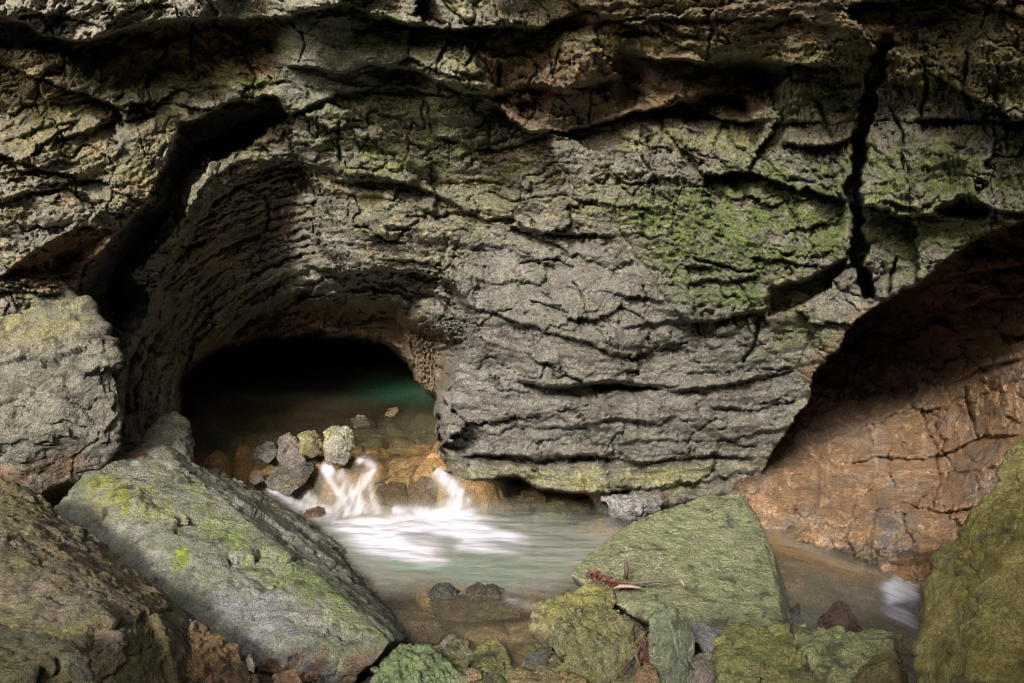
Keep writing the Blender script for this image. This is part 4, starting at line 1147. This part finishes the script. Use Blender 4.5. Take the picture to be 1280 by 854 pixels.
# rocks lying in the pool
boulder('stone', 'dark wet rock breaking the pool surface, left half of the pair',
        [[(532, 742, 6.62), (540, 731, 6.7), (560, 728, 6.75), (578, 738, 6.65), (572, 750, 6.55), (540, 752, 6.5), (556, 738, 6.55), (555, 750, 6.9)]], .009, DARKG * .7, BROWN, OLIVE, .1, mat=M_WET)
boulder('stone', 'dark knobbly wet rock breaking the pool surface, right half of the pair',
        [[(580, 738, 6.68), (596, 729, 6.78), (618, 730, 6.76), (632, 738, 6.66), (622, 748, 6.56), (590, 750, 6.54), (606, 736, 6.6), (606, 748, 6.95)]], .009, DARKG * .8, BROWN, OLIVE, .1, mat=M_WET, amp=1.3)
boulder('stone', 'long brown ridged slab just under the pool surface below the dark pair',
        [[(535, 752, 6.58), (580, 744, 6.68), (640, 752, 6.58), (658, 760, 6.51), (655, 772, 6.4), (600, 778, 6.35), (545, 772, 6.4), (600, 760, 6.85), (600, 762, 6.45)]], .010, np.array([.26, .18, .10]), BROWN, OLIVE, .1, mat=M_WET, strata=(.1, .9, .4, .06))
boulder('stone', 'rough brown rock in the shallows beside the huge sloping boulder',
        [[(488, 778, 6.3), (500, 764, 6.45), (525, 760, 6.5), (540, 768, 6.4), (560, 790, 6.1), (545, 804, 6.0), (495, 806, 6.0), (520, 785, 6.12), (525, 790, 6.7)]], .010, np.array([.20, .15, .10]), BROWN * 1.2, OLIVE, .15, mat=M_WET)
for i, (u, v, w, h, Yd, cc, lab) in enumerate([
        (690, 640, 26, 16, 8.62, TAN * 1.2, 'pale tan rounded stone in the undercut at the waterline, larger of two'),
        (640, 632, 24, 12, 8.75, ORANGE * .9, 'orange wet stone in the undercut beside the right-hand fall'),
        (722, 632, 16, 12, 8.8, BROWN * 1.5, 'small brown stone at the right end of the undercut'),
        (665, 622, 18, 14, 9.0, RED * 1.3, 'rusty block at the back of the undercut')]):
    boulder('stone', lab, [[(u - w, v + h * .4, Yd), (u - w * .6, v - h * .7, Yd + .15), (u + w * .5, v - h * .9, Yd + .15), (u + w, v, Yd), (u + w * .8, v + h, Yd - .1), (u - w * .8, v + h, Yd - .1), (u, v - .1 * h, Yd - .12), (u, v, Yd + .4)]], .011, cc, cc * .7, OLIVE, .05, amp=.7, mat=M_WET)
boulder('boulder', 'layered bluish-grey lump of rock at the waterline behind the leaning slab',
        [[(752, 622, 8.3), (790, 615, 8.35), (830, 618, 8.35), (825, 640, 8.2), (800, 651, 8.1), (765, 648, 8.15), (790, 635, 8.0), (800, 640, 8.9)]], .011, np.array([.27, .26, .25]), LILAC * .8, OLIVE, .1, strata=(.1, .2, 1, .08))
# loose chips on the big boulder
for u, v, w, h, Yd, cc, lab in [(172, 567, 9, 6, 7.35, np.array([.34, .19, .14]), 'reddish loose stone near the top of the huge sloping boulder'),
                                (204, 609, 10, 6, 6.95, np.array([.30, .22, .15]), 'flat tan loose stone halfway up the huge sloping boulder'),
                                (188, 586, 7, 5, 7.15, np.array([.16, .11, .08]), 'dark brown loose chip between the reddish and the tan stones'),
                                (226, 649, 11, 7, 6.42, np.array([.27, .26, .16]), 'block-shaped green-grey loose stone resting on the sloping boulder'),
                                (214, 625, 6, 4, 6.7, BROWN * 1.3, 'tiny brown chip just above the block-shaped loose stone')]:
    boulder('loose_stone', lab, [[(u - w, v + h * .6, Yd), (u - w * .8, v - h * .5, Yd + .08), (u + w * .3, v - h, Yd + .1), (u + w, v - h * .2, Yd + .05), (u + w * .9, v + h, Yd - .04), (u - w * .6, v + h, Yd - .04), (u, v, Yd + .2)]], .007, cc, cc * .7, OLIVE, .1, amp=.5, cat='stone', soft=2)


# ------------------------------------------------------------------ gravel between the near rocks
def gravel():
    gb = bmesh.new(); r = random.Random(11); cols = []
    for k in range(420):
        x = r.uniform(-1.5, 2.2); y = r.uniform(4.75, 6.0)
        j = min(np.searchsorted(bed_y, y), len(bed_y) - 1); i = min(np.searchsorted(bed_x, x), len(bed_x) - 1)
        z = bed_z[j, i]; rad = .018 + .05 * r.random() ** 3
        m = bmesh.ops.create_icosphere(gb, subdivisions=2, radius=rad)
        sx, sy, sz = r.uniform(.7, 1.4), r.uniform(.7, 1.3), r.uniform(.45, .8); a = r.uniform(0, 6.28)
        c_ = r.choice([GREY, TAN, LILAC, BROWN * 1.6, ORANGE * .7, OLIVE * .9]) * r.uniform(.6, 1.1)
        for v in m['verts']:
            f = 1 + .28 * math.sin(v.co.x / rad * 2.3 + k) * math.cos(v.co.y / rad * 2.7 + k * 1.3) + r.uniform(-.06, .06)
            px, py, pz = v.co.x * sx * f, v.co.y * sy * f, v.co.z * sz * f
            v.co = (x + px * math.cos(a) - py * math.sin(a), y + px * math.sin(a) + py * math.cos(a), z + pz + rad * .3)
            cols.append(c_)
    me = bpy.data.meshes.new('gravel'); gb.to_mesh(me); gb.free(); set_cols(me, np.array(cols)); me.materials.append(M_ROCK)
    me.polygons.foreach_set('use_smooth', np.ones(len(me.polygons), bool))
    o = bpy.data.objects.new('gravel', me); C.objects.link(o)
    tag(o, 'loose gravel and pebbles between the near rocks', 'gravel', kind='stuff')


gravel()

# ------------------------------------------------------------------ driftwood and leaves on the slab
def tube(bm, pts, rad, n=8):
    rings = []
    for i, p in enumerate(pts):
        p = Vector(p)
        d = (Vector(pts[min(i + 1, len(pts) - 1)]) - Vector(pts[max(i - 1, 0)])).normalized()
        a = d.orthogonal().normalized(); b = d.cross(a)
        r = rad[i] if isinstance(rad, (list, tuple)) else rad
        rings.append([bm.verts.new(p + (a * math.cos(2 * math.pi * k / n) + b * math.sin(2 * math.pi * k / n)) * r * (1 + .15 * rng.uniform(-1, 1))) for k in range(n)])
    for i in range(len(rings) - 1):
        for k in range(n):
            bm.faces.new((rings[i][k], rings[i][(k + 1) % n], rings[i + 1][(k + 1) % n], rings[i + 1][k]))
    bm.faces.new(rings[0][::-1]); bm.faces.new(rings[-1])


def wood_mat(name, c, r=.7):
    m, nt, N, L, bs = new_mat(name)
    g = N.new('ShaderNodeNewGeometry')
    n = N.new('ShaderNodeTexNoise'); n.inputs['Scale'].default_value = 60; n.inputs['Detail'].default_value = 5
    L.new(g.outputs['Position'], n.inputs['Vector'])
    cr = N.new('ShaderNodeValToRGB')
    cr.color_ramp.elements[0].position = .3; cr.color_ramp.elements[0].color = (c[0] * .5, c[1] * .5, c[2] * .5, 1)
    cr.color_ramp.elements[1].position = .7; cr.color_ramp.elements[1].color = (c[0] * 1.2, c[1] * 1.2, c[2] * 1.2, 1)
    L.new(n.outputs['Fac'], cr.inputs[0]); L.new(cr.outputs[0], bs.inputs['Base Color'])
    b = N.new('ShaderNodeBump'); b.inputs['Distance'].default_value = .004; L.new(n.outputs['Fac'], b.inputs['Height']); L.new(b.outputs[0], bs.inputs['Normal'])
    bs.inputs['Roughness'].default_value = r
    return m


M_TWIG = wood_mat('dark_bark', (.10, .07, .05)); M_PALEW = wood_mat('stripped_wood', (.30, .21, .16)); M_LEAF = wood_mat('dead_leaves', (.15, .065, .05), .6)


def link_bm(name, bm, mat, label=None, cat=None, parent=None, kind=None, group=None):
    me = bpy.data.meshes.new(name); bm.to_mesh(me); bm.free()
    me.materials.append(mat)
    for p in me.polygons: p.use_smooth = True
    o = bpy.data.objects.new(name, me); C.objects.link(o)
    if parent: o.parent = parent
    if label or cat or kind: tag(o, label, cat, group, kind)
    return o


bm = bmesh.new()
tube(bm, [at(770, 727, 6.28), at(795, 729, 6.2), at(815, 727, 6.18), at(838, 726, 6.16), at(848, 725, 6.15)], [.012, .014, .011, .009, .008])
tube(bm, [at(782, 723, 6.28), at(783, 712, 6.27), at(782, 704, 6.27)], [.016, .015, .012])
link_bm('fallen_twig', bm, M_TWIG, 'long dark forked twig lying across the leaning green slab', 'twig')
bm = bmesh.new()
tube(bm, [at(847, 725, 6.15), at(853, 727, 6.12), at(855, 733, 6.1)], [.010, .012, .008])
tip = link_bm('bare_tip', bm, M_PALEW)
tip.parent = bpy.data.objects['fallen_twig']
bm = bmesh.new()
tube(bm, [at(766, 736, 6.2), at(775, 733, 6.18), at(790, 733, 6.15), at(801, 735, 6.13)], [.005, .013, .012, .005])
link_bm('wood_chunk', bm, M_PALEW, 'short pale stripped piece of wood under the leaf pile on the slab', 'driftwood')
bm = bmesh.new()
tube(bm, [at(800, 838, 5.05), at(795, 820, 5.1), at(802, 805, 5.25), at(810, 790, 5.4)], [.01, .014, .012, .006])
tube(bm, [at(795, 822, 5.1), at(775, 840, 4.98), at(755, 852, 4.95)], [.008, .006, .004])
link_bm('fallen_twig', bm, M_TWIG, 'dark brown twig caught between the wet rock and the upright stone', 'twig')


def leaves(name, label, spots, n, size, mat):
    bm = bmesh.new()
    for _ in range(n):
        k = rng.random()
        i = min(int(k * (len(spots) - 1)), len(spots) - 2); t = k * (len(spots) - 1) - i
        s0, s1 = spots[i], spots[i + 1]
        u = s0[0] * (1 - t) + s1[0] * t + rng.gauss(0, 4 if n != 120 else 18); v = s0[1] * (1 - t) + s1[1] * t + rng.gauss(0, 2.6); Yd = s0[2] * (1 - t) + s1[2] * t + rng.uniform(-.05, .02)
        c = Vector(at(u, v, Yd))
        a = Vector((rng.uniform(-1, 1), rng.uniform(-1, 1), rng.uniform(-.5, .5))).normalized(); b = a.cross(Vector((rng.uniform(-.5, .5), rng.uniform(-.5, .5), 1))).normalized()
        L_ = size * rng.uniform(.6, 1.3); w = L_ * .35; n_ = a.cross(b)
        ps = [c - a * L_, c - a * .3 * L_ + b * w + n_ * .2 * L_, c + a * .4 * L_ + b * w * .8 + n_ * .15 * L_, c + a * L_, c + a * .4 * L_ - b * w * .8 + n_ * .15 * L_, c - a * .3 * L_ - b * w + n_ * .2 * L_]
        bm.faces.new([bm.verts.new(p) for p in ps])
    return link_bm(name, bm, mat, label, 'leaves', kind='stuff')


leaves('dead_leaves', 'heap of reddish dead leaves caught on the leaning slab', [(738, 716, 6.5), (752, 722, 6.42), (770, 729, 6.32), (785, 730, 6.26)], 260, .022, M_LEAF)
leaves('dead_leaves', 'dark wet leaves in the crevice left of the wet rock', [(684, 815, 5.6), (690, 830, 5.45), (705, 838, 5.3)], 90, .02, M_TWIG)
leaves('dead_leaves', 'thin scatter of brown leaves over the gravel along the bottom edge', [(520, 846, 5.25), (640, 840, 5.35), (760, 846, 5.15), (900, 850, 5.2), (1040, 846, 5.15)], 120, .018, M_TWIG)
leaves('dead_leaves', 'brown leaves in the crevice right of the wet rock', [(800, 800, 5.3), (806, 815, 5.2), (804, 830, 5.1)], 90, .02, M_LEAF)
